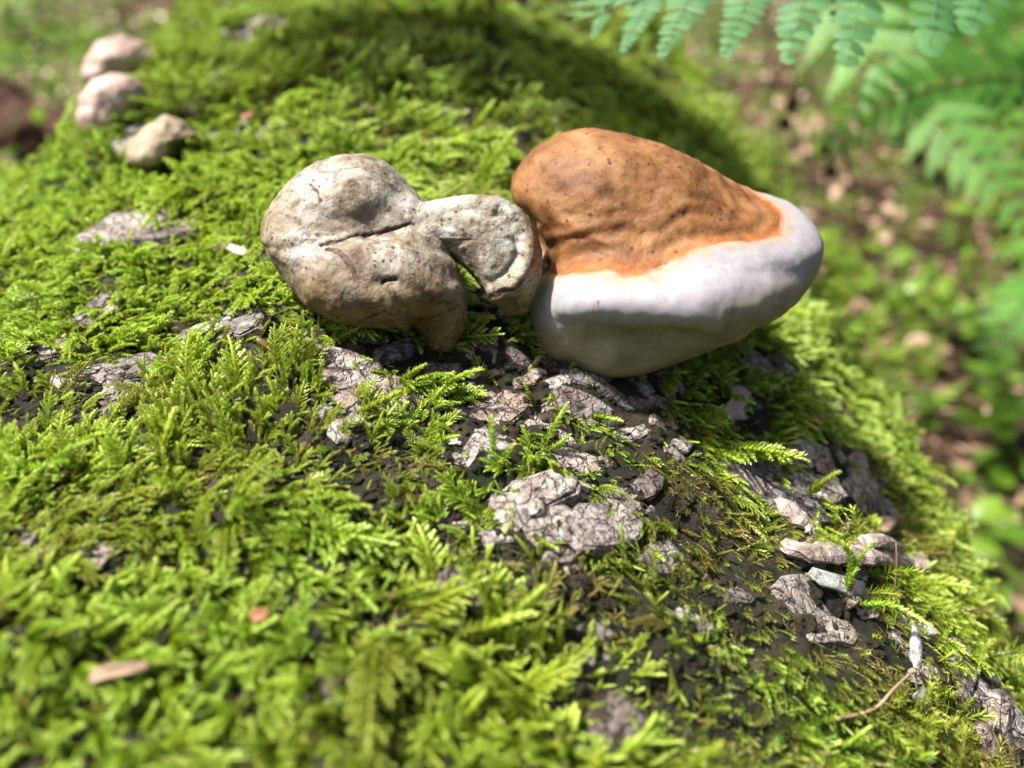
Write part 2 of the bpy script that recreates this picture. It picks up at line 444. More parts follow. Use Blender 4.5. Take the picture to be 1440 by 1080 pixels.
# the pale margin starts where the cap meets a tilted plane through its traced edge
front = (N @ FWD) < 0
EDGE = [(700, 386), (757, 385), (800, 384), (850, 381), (895, 390), (930, 376), (970, 353), (1000, 342), (1050, 338), (1088, 332), (1108, 320), (1112, 304), (1096, 284), (1058, 266), (1040, 255)]
def on_body(x, y):
    k = np.argmin(np.where(front, (px - x) ** 2 + (py - y) ** 2, 1e9)); return P[k]
ctrl = np.array([on_body(*p) for p in EDGE[1:-1]])
A = np.c_[ctrl[:, :2] - cc[:2], np.ones(len(ctrl))]
pl, *_ = np.linalg.lstsq(A, ctrl[:, 2], rcond=None)
edge = P[:, 2] - (np.c_[P[:, :2] - cc[:2], np.ones(len(P))] @ pl)
# wavy deviation of the traced edge from that plane, carried round by bearing
cz = ctrl[:, 2] - A @ pl; cb = np.arctan2(ctrl[:, 1] - cc[1], ctrl[:, 0] - cc[0]); od = np.argsort(cb)
vb = np.arctan2(P[:, 1] - cc[1], P[:, 0] - cc[0])
edge = edge - np.interp(vb, cb[od], cz[od])
rimz = edge + .0105
roll = np.exp(-((rimz) / .0075) ** 2) * .0030 - np.exp(-((rimz + .015) / .008) ** 2) * .0010
zones = smooth01(edge, -.002, .004) * (1 - smooth01(edge, .010, .022)) * .00032 * np.sin(edge * 1100 + 3 * vnoise(P, 25, 4))
step = -.0012 * smooth01(edge, -.0008, .0012) * (1 - smooth01(edge, .006, .016))
capm = smooth01(edge, .001, .012)
wr = capm * (.0011 * fbm(P, 50, 3, 31) + .0004 * fbm(P, 120, 2, 38) + .0006 * np.abs(vnoise(P, 85, 8)) - .0003) + capm * .0003 * fbm(P, 260, 2, 14)
low = (1 - capm) * (.0006 * fbm(P, 60, 2, 40) + .0004 * fbm(P, 130, 2, 41) + .00018 * fbm(P, 420, 2, 42) + smooth01(-rimz, .012, .03) * .0016 * fbm(P, 45, 3, 77))
P = P + N * (roll + zones + step + wr + low)[:, None]
P = fit_outline(P, CONK, (905, 370), 5)
pore = smooth01(-rimz + .003 * vnoise(P, 60, 19), .002, .012)
fm = edge[Fc].mean(1) > 0
conk = empty('bracket_fungus', hb[0])
tag(conk, 'thick bracket fungus with rusty orange brown cap and broad white margin', 'fungus')
for nm, mk in (('cap', fm), ('white_margin', ~fm)):
    v, f, at = split_part(P - hb[0], Fc, mk, {'edge': edge, 'pore': pore})
    link(nm, mesh_of(nm, v, f, [M_CONK], attrs=at), conk)
CONK_P, CONK_F = P, front

# ---- old grey double bracket
def mat_grey():
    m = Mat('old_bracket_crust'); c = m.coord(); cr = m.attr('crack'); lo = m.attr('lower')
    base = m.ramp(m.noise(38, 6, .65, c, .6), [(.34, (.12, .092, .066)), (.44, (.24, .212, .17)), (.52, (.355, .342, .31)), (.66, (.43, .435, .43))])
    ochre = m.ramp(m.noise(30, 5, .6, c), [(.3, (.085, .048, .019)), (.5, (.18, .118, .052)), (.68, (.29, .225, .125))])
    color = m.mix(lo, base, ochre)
    dirt = m.ramp(m.noise(130, 6, .7, c, .8), [(.47, 0.0), (.58, .75)])
    dm = m.ramp(m.noise(26, 3, .5, c), [(.36, .1), (.54, 1.0)])
    color = m.mix(m.math('MULTIPLY', dirt, dm), color, (.115, .08, .052))
    gr = m.ramp(m.noise(26, 4, .6, c, .4), [(.54, 0.0), (.68, .5)])
    color = m.mix(gr, color, (.33, .36, .17))
    mott = m.ramp(m.noise(120, 6, .72, c, 1.0), [(.36, (.24, .18, .13)), (.45, (.70, .64, .57)), (.53, (1.0, 1.0, 1.0)), (.64, (1.12, 1.13, 1.15))])
    color = m.mix(.75, color, mott, 'MULTIPLY')
    fleck = m.ramp(m.noise(520, 3, .6, c, .5), [(.66, 0.0), (.70, .8)])
    color = m.mix(m.math('MULTIPLY', fleck, m.ramp(m.noise(45, 2, .5, c), [(.42, .15), (.6, 1.0)])), color, (.10, .06, .04))
    vo = m.n('ShaderNodeTexVoronoi', {'Vector': c, 'Scale': 380.0})
    sep = m.n('ShaderNodeSeparateColor', {0: vo.outputs['Color']})
    spot = m.math('LESS_THAN', m.math('ADD', vo.outputs['Distance'], m.math('MULTIPLY', m.math('SUBTRACT', m.noise(800, 2, .5, c), .5), .5)), m.math('MULTIPLY', m.math('POWER', sep.outputs[0], 2.0), .34))
    color = m.mix(m.math('MULTIPLY', spot, .85), color, (.055, .032, .022))
    crn = m.ramp(m.math('ADD', cr, m.math('MULTIPLY', m.math('SUBTRACT', m.noise(300, 4, .6, c), .5), .5)), [(.35, 0.0), (.55, 1.0)])
    color = m.mix(crn, color, m.ramp(m.noise(420, 3, .6, c), [(.35, (.03, .016, .011)), (.65, (.13, .075, .05))]))
    h = m.math('SUBTRACT', m.noise(300, 6, .65, c), m.math('MULTIPLY', spot, .35))
    return m.out(color, .66, m.bump(m.math('ADD', h, m.math('MULTIPLY', m.noise(110, 5, .7, c), .6)), .7, .0016), .35)
M_GREY = mat_grey()
hg = hit(520, 490)
GD = hg[2] + .003; g = GD / F
grey = empty('grey_bracket_fungus', hg[0])
tag(grey, 'old weathered grey two lobed bracket fungus with brown crack', 'fungus')
BODY = [(365, 328), (371, 302), (388, 276), (410, 250), (440, 229), (478, 217), (515, 216), (545, 228), (568, 249), (588, 273), (612, 290), (640, 315), (650, 340), (640, 358), (648, 385), (656, 410), (659, 450), (646, 482), (626, 504), (606, 494), (590, 474), (560, 463), (510, 461), (470, 453), (430, 432), (408, 405), (385, 375), (369, 348)]
bl = [('e', pt(488, 285, GD + .012), (96 * g, 105 * g, 66 * g), FR(R_(-6), 0, R_(-8))),
      ('e', pt(520, 385, GD), (125 * g, 100 * g, 66 * g), FR(0, 0, R_(10))),
      ('e', pt(430, 345, GD + .005), (64 * g, 90 * g, 62 * g)),
      ('e', pt(575, 330, GD + .010), (70 * g, 70 * g, 52 * g), FR(0, 0, R_(15))),
      ('c', pt(605, 410, GD - .002), pt(622, 478, GD + .006), 42 * g, 22 * g)]
P, Fc = body(pt(510, 350, GD + .004), bl, .0062, 7, BODY, (510, 350), rmax=.12, smooth=7)
x, y, z = project(P); N = normals_of(P, Fc); fr = (N @ FWD) < .1
ck = np.zeros(len(P)); groove = np.zeros(len(P))
for line, w, dep in [([(452, 338), (480, 333), (505, 326), (530, 324), (560, 317), (583, 311)], 2.2, .0010), ([(462, 345), (478, 352), (492, 368), (503, 392)], 4.6, .0005), ([(538, 396), (556, 391)], 3.0, .0012), ([(505, 454), (522, 446), (540, 436)], 1.6, .0008), ([(436, 258), (448, 272), (452, 285)], 2.0, .0003)]:
    d = seg_dist(x, y, line) + 1.6 * vnoise(P, 500, 2)
    k = np.where(fr, 1 - smooth01(d, w * .5, w * 1.3), 0); ck = np.maximum(ck, k); groove = groove - k * dep
crease = np.where(fr, np.exp(-(seg_dist(x, y, [(372, 352), (410, 350), (452, 340), (520, 328), (592, 312), (610, 300)]) / 9) ** 2), 0) * -.0012
crease += np.where(fr, np.exp(-(seg_dist(x, y, [(480, 375), (520, 398), (560, 395), (600, 420), (640, 440)]) / 10) ** 2), 0) * -.0012
crease += np.where(fr, np.exp(-(seg_dist(x, y, [(420, 300), (470, 312), (530, 300)]) / 14) ** 2), 0) * -.0004
P = relief(P, Fc, [(.0022, 34, 2, 61), (.0011, 80, 3, 62), (.00035, 280, 2, 63)], groove + crease)
P = fit_outline(P, BODY, (510, 350), 7)
x, y, z = project(P)
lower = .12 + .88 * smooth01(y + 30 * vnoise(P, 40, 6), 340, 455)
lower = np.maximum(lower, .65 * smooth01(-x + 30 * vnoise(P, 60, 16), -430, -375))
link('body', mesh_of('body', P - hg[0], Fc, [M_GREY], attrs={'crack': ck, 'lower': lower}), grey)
LOBE = [(550, 300), (592, 284), (630, 277), (660, 273), (704, 275), (733, 293), (754, 322), (763, 352), (763, 385), (756, 412), (742, 442), (712, 444), (690, 424), (672, 398), (650, 374), (622, 352), (595, 348), (556, 338)]
bl = [('e', pt(690, 340, GD + .008), (64 * g, 62 * g, 56 * g), FR(0, 0, R_(25))),
      ('c', pt(560, 318, GD + .004), pt(665, 325, GD + .006), 33 * g, 43 * g),
      ('c', pt(712, 390, GD + .004), pt(726, 424, GD + .010), 36 * g, 18 * g)]
P, Fc = body(pt(672, 336, GD + .009), bl, .013, 7, LOBE, (672, 336), rmax=.10, smooth=7)
x, y, z = project(P); N = normals_of(P, Fc); fr = (N @ FWD) < .15
ROLL = [(640, 283), (668, 282), (705, 286), (732, 308), (744, 340), (742, 370), (724, 398), (698, 412)]
INNER = [(650, 294), (682, 295), (712, 306), (728, 330), (729, 358), (714, 382), (690, 396)]
wob = 2.5 * vnoise(P, 350, 3)
ck = np.where(fr, 1 - smooth01(seg_dist(x, y, [(688, 424), (700, 408), (722, 402), (738, 388), (747, 366)]) + wob, 1.2, 3.4), 0) * .8
gr = np.where(fr, np.exp(-(seg_dist(x, y, ROLL) / 11) ** 2) * .0024 - np.exp(-((seg_dist(x, y, INNER) + wob) / 5) ** 2) * .0010 - ck * .0008, 0)
P = relief(P, Fc, [(.0014, 50, 2, 71), (.0008, 110, 3, 72), (.0003, 300, 2, 73)], gr)
P = fit_outline(P, LOBE, (672, 336), 5)
x, y, z = project(P)
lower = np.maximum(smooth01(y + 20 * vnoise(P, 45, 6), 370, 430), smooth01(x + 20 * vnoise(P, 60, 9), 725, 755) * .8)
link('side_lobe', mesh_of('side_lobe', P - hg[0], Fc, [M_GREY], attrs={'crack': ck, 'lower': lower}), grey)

# ---- small young brackets further along the log
M_BEIGE = mat_plain('young_bracket_beige', (.16, .12, .08), (.38, .31, .22), 75, .6, .4)
M_PINK = mat_plain('young_bracket_pink', (.32, .20, .165), (.55, .43, .39), 60, .55, .3)
def knob(name, label, outline, mat, base):
    h = hit(*base); root = empty(name, h[0]); tag(root, label, 'fungus')
    ol = np.array(outline, float); cx, cy = ol.mean(0); rx, ry = np.ptp(ol[:, 0]) / 2, np.ptp(ol[:, 1]) / 2
    d = h[2] - .018; k = d / F; ol = (ol - ol.mean(0)) * 1.12 + ol.mean(0); outline = ol
    bl = [('e', pt(cx, cy, d), (rx * k, rx * k * 1.1, ry * k)), ('e', pt(cx + rx * .4, cy + ry * .4, d + .01), (rx * .8 * k, rx * 1.2 * k, ry * .7 * k)), ('e', pt(cx - rx * .2, cy + ry * .45, d - .004), (rx * .85 * k, rx * .9 * k, ry * .42 * k))]
    P, Fc = body(pt(cx, cy, d), bl, .005, 6, outline, (cx, cy), rmax=.2)
    P = relief(P, Fc, [(.004, 30, 2, int(cx)), (.0022, 90, 3, 5)]); y = project(P)[1]; N = normals_of(P, Fc)
    und = (N[Fc].mean(1) @ np.array([0, 0, 1.0])) < -.35
    for nm, mk in (('cap', ~und), ('underside', und)):
        v, f, at = split_part(P - h[0], Fc, mk, {}); link(nm, mesh_of(nm, v, f, [mat]), root)
    return root
knob('small_bracket_fungus', 'small beige bracket fungus with curved lip half sunk in the moss', [(188, 226), (192, 204), (206, 182), (232, 167), (258, 172), (278, 188), (272, 204), (256, 204), (248, 214), (236, 226), (212, 232)], M_BEIGE, (238, 222))
knob('pink_bracket_fungus', 'smooth round pinkish bracket fungus at the log edge, fully in view', [(111, 165), (114, 138), (128, 114), (152, 103), (178, 110), (196, 124), (204, 146), (186, 172), (152, 190), (124, 188)], M_PINK, (176, 165))
knob('rear_bracket_fungus', 'dull pinkish bracket fungus partly hidden behind the smooth round one', [(124, 108), (126, 84), (142, 62), (170, 53), (200, 60), (216, 80), (208, 106), (170, 118), (140, 118)], M_PINK, (215, 92))

# ------------------------------------------------------------------ bare bark: where it shows (pixel ellipses: x, y, half length, half width, tilt)
BARE = [(870, 475, 110, 45, -8), (690, 425, 45, 45, 0), (860, 548, 110, 24, 0), (560, 490, 95, 22, 10), (425, 478, 52, 20, 45), (490, 525, 60, 26, 25), (560, 575, 55, 24, 30), (470, 585, 40, 22, 40), (690, 595, 60, 40, 30), (655, 635, 40, 20, 20), (700, 500, 70, 34, 15),
        (620, 520, 60, 24, 10), (800, 545, 70, 30, 10), (765, 708, 66, 44, 30), (855, 738, 56, 28, 40), (800, 770, 36, 26, 40), (810, 630, 70, 22, 32), (890, 690, 60, 20, 36), (900, 590, 90, 30, 25), (930, 780, 30, 12, 30),
        (1080, 690, 90, 22, 36), (1165, 660, 76, 48, 35), (1200, 712, 56, 30, 15), (1200, 790, 92, 18, 6), (1150, 860, 66, 50, 20), (1180, 812, 50, 22, 10), (1380, 985, 70, 40, 48), (1425, 1050, 50, 34, 48), (1290, 920, 26, 50, 0),
        (165, 545, 62, 34, -52), (105, 605, 40, 16, -30), (298, 465, 44, 17, -10), (200, 322, 40, 30, 10), (255, 340, 22, 16, 0), (655, 830, 14, 42, 0), (655, 735, 30, 18, 30), (690, 745, 24, 18, 0), (490, 975, 44, 22, 20),
        (860, 1045, 22, 20, 30), (1040, 570, 26, 34, 0), (1090, 515, 40, 20, 20), (1050, 500, 34, 18, 20), (340, 188, 34, 12, -5), (190, 195, 34, 14, -40), (355, 45, 50, 14, -15), (140, 790, 30, 16, -10), (20, 768, 16, 20, 0), (1170, 570, 20, 10, 30), (825, 905, 22, 10, 30),
        (330, 355, 26, 8, 20), (70, 500, 34, 12, -10), (600, 770, 30, 10, 30), (970, 870, 26, 9, 35), (130, 440, 30, 10, -10), (1040, 830, 20, 10, 30)]
THIN = [(560, 680, 90, 50, 0), (880, 660, 190, 70, 36), (1020, 830, 120, 80, 20), (830, 860, 110, 60, 20), (1200, 900, 130, 80, 20), (700, 780, 90, 40, 10), (460, 640, 60, 24, 0), (90, 560, 110, 60, 0), (330, 470, 90, 40, 0), (1000, 970, 90, 60, 20), (860, 1000, 80, 50, 0)]
def bare_amount(x, y, lst, soft=.35):
    b = np.zeros(np.shape(x))
    for cx, cy, a, w, t in lst:
        c, s = math.cos(R_(t)), math.sin(R_(t)); dx, dy = x - cx, y - cy
        q = np.hypot((dx * c + dy * s) / a, (-dx * s + dy * c) / w)
        b = np.maximum(b, 1 - smooth01(q, 1 - soft, 1 + soft))
    return b

def plate_mesh(seed, n=11):
    """a rough slab of bark about 2 units across with broken, layered sides; its base at z = 0"""
    r = random.Random(seed); el = r.uniform(.55, .95); pw = r.uniform(2.4, 4.5)
    ring = []; a0 = r.random()
    for k in range(n):
        a = a0 + 2 * math.pi * (k + r.uniform(-.28, .28)) / n; c, s_ = math.cos(a), math.sin(a)
        q = (abs(c) ** pw + abs(s_) ** pw) ** (-1 / pw) * r.uniform(.74, 1.04)      # blocky outline
        ring.append((c * q, s_ * q * el))
    V = []; tx, ty = r.uniform(-.14, .14), r.uniform(-.14, .14); top = r.uniform(.34, .6)
    edge = [top * r.uniform(.75, 1.05) for _ in ring]
    levels = [(1.06, -.5, 0), (1.03, .30, .05), (.96, .42, .05), (.97, .72, .04), (.86, .95, .05), (.62, 1.03, .07), (.32, 1.06, .07)]
    for sc, zf, j in levels:
        for (x, y), h in zip(ring, edge):
            z = -.5 if zf < 0 else h * zf * (1 if sc > .9 else 1) + r.uniform(-j, j) * .9
            V.append((x * sc + r.uniform(-.06, .06), y * sc + r.uniform(-.06, .06), z + tx * x + ty * y))
    V.append((0, 0, top + r.uniform(-.05, .05)))
    Fc = []; m = len(levels)
    for L in range(m - 1):
        for k in range(n): Fc.append((L * n + k, L * n + (k + 1) % n, (L + 1) * n + (k + 1) % n, (L + 1) * n + k))
    for k in range(n): Fc.append(((m - 1) * n + k, (m - 1) * n + (k + 1) % n, m * n))
    return mesh_of('bark_plate', np.array(V), Fc, [M_BARK], smooth=False)
PLATES = [plate_mesh(i) for i in range(14)]
def basis(n, spin):
    n = unit(n); a = unit(np.cross(n, AX)); b = np.cross(n, a)
    t = a * math.cos(spin) + b * math.sin(spin)
    return np.stack([t, np.cross(n, t), n], 1)
def place(name, me, P, n, spin, scale, parent=None, origin=None, sink=0.0):
    B = basis(n, spin) * np.asarray(scale)[None, :]
    M4 = Matrix([list(B[i]) + [float((P - (origin if origin is not None else 0) - unit(n) * sink)[i])] for i in range(3)] + [[0, 0, 0, 1]])
    return link(name, me, parent, mat=M4)
taken = []
def try_plate(h, size, gap=.72):
    for q, s in taken:
        if np.linalg.norm(q - h[0]) < (s + size) * gap: return
    taken.append((h[0], size))
    sp = random.gauss(0.2, .5)
    place('bark_plate', random.choice(PLATES), h[0], unit(h[1] + rng.normal(0, .10, 3)), sp, (size * 1.2, size * random.uniform(.7, 1.0), size * random.uniform(.28, .5)), log, LC, size * .04)
for x, y, sz in [(170, 540, .014), (150, 570, .011), (215, 515, .010), (112, 602, .009), (205, 322, .018), (235, 330, .012), (690, 622, .011), (745, 700, .011), (790, 695, .009), (730, 722, .008), (770, 740, .008), (1165, 655, .013), (1135, 640, .010), (1205, 690, .012), (1230, 715, .010), (1150, 690, .010), (540, 560, .011), (500, 530, .009), (470, 512, .010), (430, 480, .009), (570, 590, .010), (700, 575, .009), (1050, 668, .014), (1100, 700, .015), (1385, 985, .014), (1350, 945, .012), (1420, 1040, .013), (1140, 850, .010), (1165, 890, .010), (850, 735, .010), (655, 830, .007), (300, 462, .011)]:
    try_plate(hit(x, y), sz * 1.3, .3)
cand = []
for _ in range(2600):
    cx, cy, a, w, t = random.choice(BARE); u = random.uniform(-1, 1); v = random.uniform(-1, 1)
    if u * u + v * v > 1: continue
    c, s = math.cos(R_(t)), math.sin(R_(t)); cand.append((cx + u * a * c - v * w * s, cy + u * a * s + v * w * c))
cand = np.array(cand); HP, HN, ok = hits(cand[:, 0], cand[:, 1])
for p, nn, g_ in zip(HP, HN, ok):
    if g_ and len(taken) < 290: try_plate((p, nn), random.choice([.0045, .006, .0075, .009, .011]), .74)

# broken crumbs of bark between the plates: too small and too many to be picked apart
def crumbs():
    r = random.Random(77); V, Fc = [], []; base = [plate_mesh(50 + k, 6) for k in range(5)]
    data = []
    for me in base:
        data.append((np.array([v.co[:] for v in me.vertices]), [tuple(p.vertices) for p in me.polygons])); bpy.data.meshes.remove(me)
    q = []
    for k in range(2600):
        cx, cy, a, w, t = r.choice(BARE if k < 1500 else THIN); u, v = r.gauss(0, .55), r.gauss(0, .6)
        c, s = math.cos(R_(t)), math.sin(R_(t)); q.append((cx + u * a * c - v * w * s, cy + u * a * s + v * w * c))
    q = np.array(q); HP, HN, ok = hits(q[:, 0], q[:, 1])
    for p, nn, g_ in zip(HP, HN, ok):
        if not g_: continue
        sz = r.uniform(.0008, .0022); B = basis(unit(nn + rng.normal(0, .25, 3)), r.uniform(0, 6.28)) * sz
        vv, ff = r.choice(data); n = len(V); V += list(vv @ B.T + p - LC); Fc += [tuple(i + n for i in f) for f in ff]
    o = link('bark_crumbs', mesh_of('bark_crumbs', np.array(V), Fc, [M_LOG], smooth=False), log); o['kind'] = 'stuff'
crumbs()

# ------------------------------------------------------------------ moss
def leaf_at(V, Fc, A, R, base, axis, side, L, wid, lift, along, rr):
    """one folded, pointed moss leaf (two faces on its midrib)"""
    i = len(V); mid = base + axis * L * .45
    nrm = np.cross(axis, side)
    V += [base, mid + side * wid * .5 + nrm * wid * .28, base + axis * L - nrm * L * .10, mid - side * wid * .5 + nrm * wid * .28, mid - nrm * wid * .05]
    Fc += [(i, i + 1, i + 4), (i + 1, i + 2, i + 4), (i + 4, i + 2, i + 3), (i, i + 4, i + 3)]
    A += [along] * 5; R += [rr] * 5
def moss_stem(V, Fc, A, R, path, r, L0, wid0, open_ang, gap, a0, a1, tipfade=.55):
    path = np.asarray(path); seg = np.linalg.norm(np.diff(path, axis=0), axis=1); ln = seg.sum(); cum = np.r_[0, np.cumsum(seg)] / ln
    n = max(4, int(ln / gap)); ph = r.random() * 6.28
    for k in range(n):
        t = (k + .5) / n
        p = np.array([np.interp(t, cum, path[:, c]) for c in range(3)]); q = np.array([np.interp(min(1, t + .05), cum, path[:, c]) for c in range(3)]); q0 = np.array([np.interp(max(0, t - .05), cum, path[:, c]) for c in range(3)])
        T = unit(q - q0); ref = np.array([0, 1.0, 0]) if abs(T[1]) < .8 else np.array([1.0, 0, 0])
        a = unit(np.cross(T, ref)); b = np.cross(T, a); ph += 2.399 + r.uniform(-.25, .25)
        rad = a * math.cos(ph) + b * math.sin(ph)
        oa = open_ang * (1 - .45 * t) * r.uniform(.75, 1.25)
        ax = unit(T * math.cos(oa) + rad * math.sin(oa)); sd = unit(np.cross(T, rad))
        sz = (1 - tipfade * t ** 3) * (.55 + .45 * min(1, t * 4)) * r.uniform(.8, 1.2)
        leaf_at(V, Fc, A, R, p + rad * wid0 * .10, ax, sd, L0 * sz, wid0 * sz, 0, a0 + (a1 - a0) * t, r.random())
def arc(L, bend, side, n=7, p0=np.zeros(3), d0=np.array([0, 0, 1.0]), bd=np.array([1.0, 0, 0])):
    """a stem of length L that starts along d0 and bends towards bd"""
    out = [np.array(p0, float)]; d = unit(d0)
    for k in range(n):
        d = unit(d + bd * bend / n + np.array([0, side / n, 0])); out.append(out[-1] + d * L / n)
    return np.array(out)
def proto(kind, seed):
    r = random.Random(seed); V, Fc, A, R = [], [], [], []
    mm = .001
    if kind == 'braid':                       # plump braided shoot
        moss_stem(V, Fc, A, R, arc(r.uniform(10, 15) * mm, r.uniform(.2, .9), r.uniform(-.3, .3)), r, 2.3 * mm, 1.3 * mm, .62, .17 * mm, .12, 1.0)
    elif kind == 'fork':                      # shoot with two or three arms
        p = arc(r.uniform(9, 12) * mm, r.uniform(.2, .8), r.uniform(-.3, .3))
        moss_stem(V, Fc, A, R, p, r, 2.1 * mm, 1.2 * mm, .62, .18 * mm, .1, 1.0)
        for k in range(r.choice([2, 3])):
            i = r.randint(1, 4); d = unit(np.array([r.uniform(.1, .9), r.uniform(-1, 1), .9]))
            moss_stem(V, Fc, A, R, arc(r.uniform(5, 8) * mm, .4, 0, 5, p[i], d), r, 1.8 * mm, 1.05 * mm, .6, .19 * mm, .35, .95)
    elif kind == 'feather':                   # flat pinnate spray
        p = arc(r.uniform(15, 21) * mm, r.uniform(.6, 1.3), r.uniform(-.2, .2), 12)
        moss_stem(V, Fc, A, R, p, r, 1.8 * mm, 1.0 * mm, .6, .21 * mm, .15, 1.0)
        for i in range(2, 11):
            for s in (-1, 1):
                if r.random() < .15: continue
                t = i / 12; T = unit(p[i + 1] - p[i]); d = unit(T * .75 + np.array([0, s, 0]) * .8 + np.array([0, 0, r.uniform(-.1, .3)]))
                moss_stem(V, Fc, A, R, arc((6.2 * (1 - t) + 1.8) * mm * r.uniform(.8, 1.1), .3, 0, 4, p[i], d), r, 1.45 * mm, .85 * mm, .55, .23 * mm, .35, .95)
    elif kind == 'star':                      # upright shoot with spreading pointed leaves
        moss_stem(V, Fc, A, R, arc(r.uniform(9, 13) * mm, r.uniform(0, .5), r.uniform(-.3, .3)), r, 3.1 * mm, .72 * mm, 1.05, .20 * mm, .2, 1.0, .35)
    elif kind == 'fine':                      # thin wispy strand
        p = arc(r.uniform(12, 18) * mm, r.uniform(.5, 1.5), r.uniform(-.8, .8), 9)
        moss_stem(V, Fc, A, R, p, r, 1.5 * mm, .5 * mm, .5, .36 * mm, .1, .85)
        for i in range(2, 8, 2):
            d = unit(np.array([r.uniform(.2, 1), r.uniform(-1, 1), r.uniform(.1, .8)]))
            moss_stem(V, Fc, A, R, arc(r.uniform(4, 7) * mm, .4, 0, 4, p[i], d), r, 1.3 * mm, .45 * mm, .5, .36 * mm, .3, .9)
    return np.array(V), np.array(Fc), np.array(A), np.array(R)
KINDS = ['braid', 'braid', 'fork', 'fork', 'feather', 'feather', 'star', 'star', 'fine', 'fine', 'braid', 'fork', 'braid', 'fork']
PROTOS = [proto(k, 100 + i) for i, k in enumerate(KINDS)]

def scatter_tree(nk):
    ng = bpy.data.node_groups.new('moss_scatter', 'GeometryNodeTree')
    ng.interface.new_socket('Geometry', in_out='INPUT', socket_type='NodeSocketGeometry')
    ng.interface.new_socket('Geometry', in_out='OUTPUT', socket_type='NodeSocketGeometry')
    gi = ng.nodes.new('NodeGroupInput'); go = ng.nodes.new('NodeGroupOutput'); L = ng.links.new
    def named(name, typ):
        n = ng.nodes.new('GeometryNodeInputNamedAttribute'); n.data_type = typ; n.inputs['Name'].default_value = name
        return n.outputs['Attribute']
    pr = named('proto', 'INT'); rot = named('rot', 'FLOAT_VECTOR'); sc = named('size', 'FLOAT')
    e2r = ng.nodes.new('FunctionNodeEulerToRotation'); L(rot, e2r.inputs[0])
    join = ng.nodes.new('GeometryNodeJoinGeometry')
    def sel(val):
        c = ng.nodes.new('FunctionNodeCompare'); c.data_type = 'INT'; c.operation = 'EQUAL'
        L(pr, c.inputs[2]); c.inputs[3].default_value = val
        s = ng.nodes.new('GeometryNodeSeparateGeometry'); s.domain = 'POINT'
        L(gi.outputs[0], s.inputs['Geometry']); L(c.outputs[0], s.inputs['Selection'])
        return s.outputs[0]
    for k in range(nk):
        i = ng.nodes.new('GeometryNodeInstanceOnPoints')
        L(sel(-1 - k), i.inputs['Points']); L(sel(k), i.inputs['Instance'])
        L(e2r.outputs[0], i.inputs['Rotation']); L(sc, i.inputs['Scale'])
        L(i.outputs[0], join.inputs[0])
    L(join.outputs[0], go.inputs[0])
    return ng
NG = scatter_tree(len(PROTOS))
def scatter(name, P, rot, size, kind, tint, age, mats):
    """one moss carpet: the shoots it is made of plus a point for each place one grows"""
    V = [P]; Fc = []; n = len(P)
    pr = [-1 - kind]; al = [np.zeros(n)]; lr = [np.zeros(n)]; mi = []
    for k, (v, f, a, r) in enumerate(PROTOS):
        V.append(v); Fc.append(f + n); n += len(v); pr.append(np.full(len(v), k)); al.append(a); lr.append(r)
        mi.append(np.full(len(f), 1 if KINDS[k] == 'star' else 0))
    V = np.vstack(V); Fc = np.vstack(Fc)
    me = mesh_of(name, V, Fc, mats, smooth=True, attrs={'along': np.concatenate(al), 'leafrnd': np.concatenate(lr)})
    me.polygons.foreach_set('material_index', np.concatenate(mi).astype(np.int32))
    pad = len(V) - len(P)
    a = me.attributes.new('proto', 'INT', 'POINT'); a.data.foreach_set('value', np.concatenate(pr).astype(np.int32))
    a = me.attributes.new('rot', 'FLOAT_VECTOR', 'POINT'); a.data.foreach_set('vector', np.vstack([rot, np.zeros((pad, 3))]).astype(np.float32).ravel())
    for nm, d in (('size', size), ('tint', tint), ('age', age)):
        a = me.attributes.new(nm, 'FLOAT', 'POINT'); a.data.foreach_set('value', np.r_[d, np.zeros(pad)].astype(np.float32))
    o = link(name, me)
    md = o.modifiers.new('scatter', 'NODES'); md.node_group = NG
    return o
def grow(P, n, lean_dir, tilt, spin):
    """rotations that stand a shoot's z along n tilted towards lean_dir, its bend axis (x) turned down-slope"""
    d = unit(lean_dir - n * np.sum(lean_dir * n, 1, keepdims=True))
    z = unit(n * np.cos(tilt)[:, None] + d * np.sin(tilt)[:, None])
    x = unit(d * np.cos(tilt)[:, None] - n * np.sin(tilt)[:, None])
    y = np.cross(z, x)
    x2 = x * np.cos(spin)[:, None] + y * np.sin(spin)[:, None]
    return euler_of(np.stack([x2, np.cross(z, x2), z], 2))

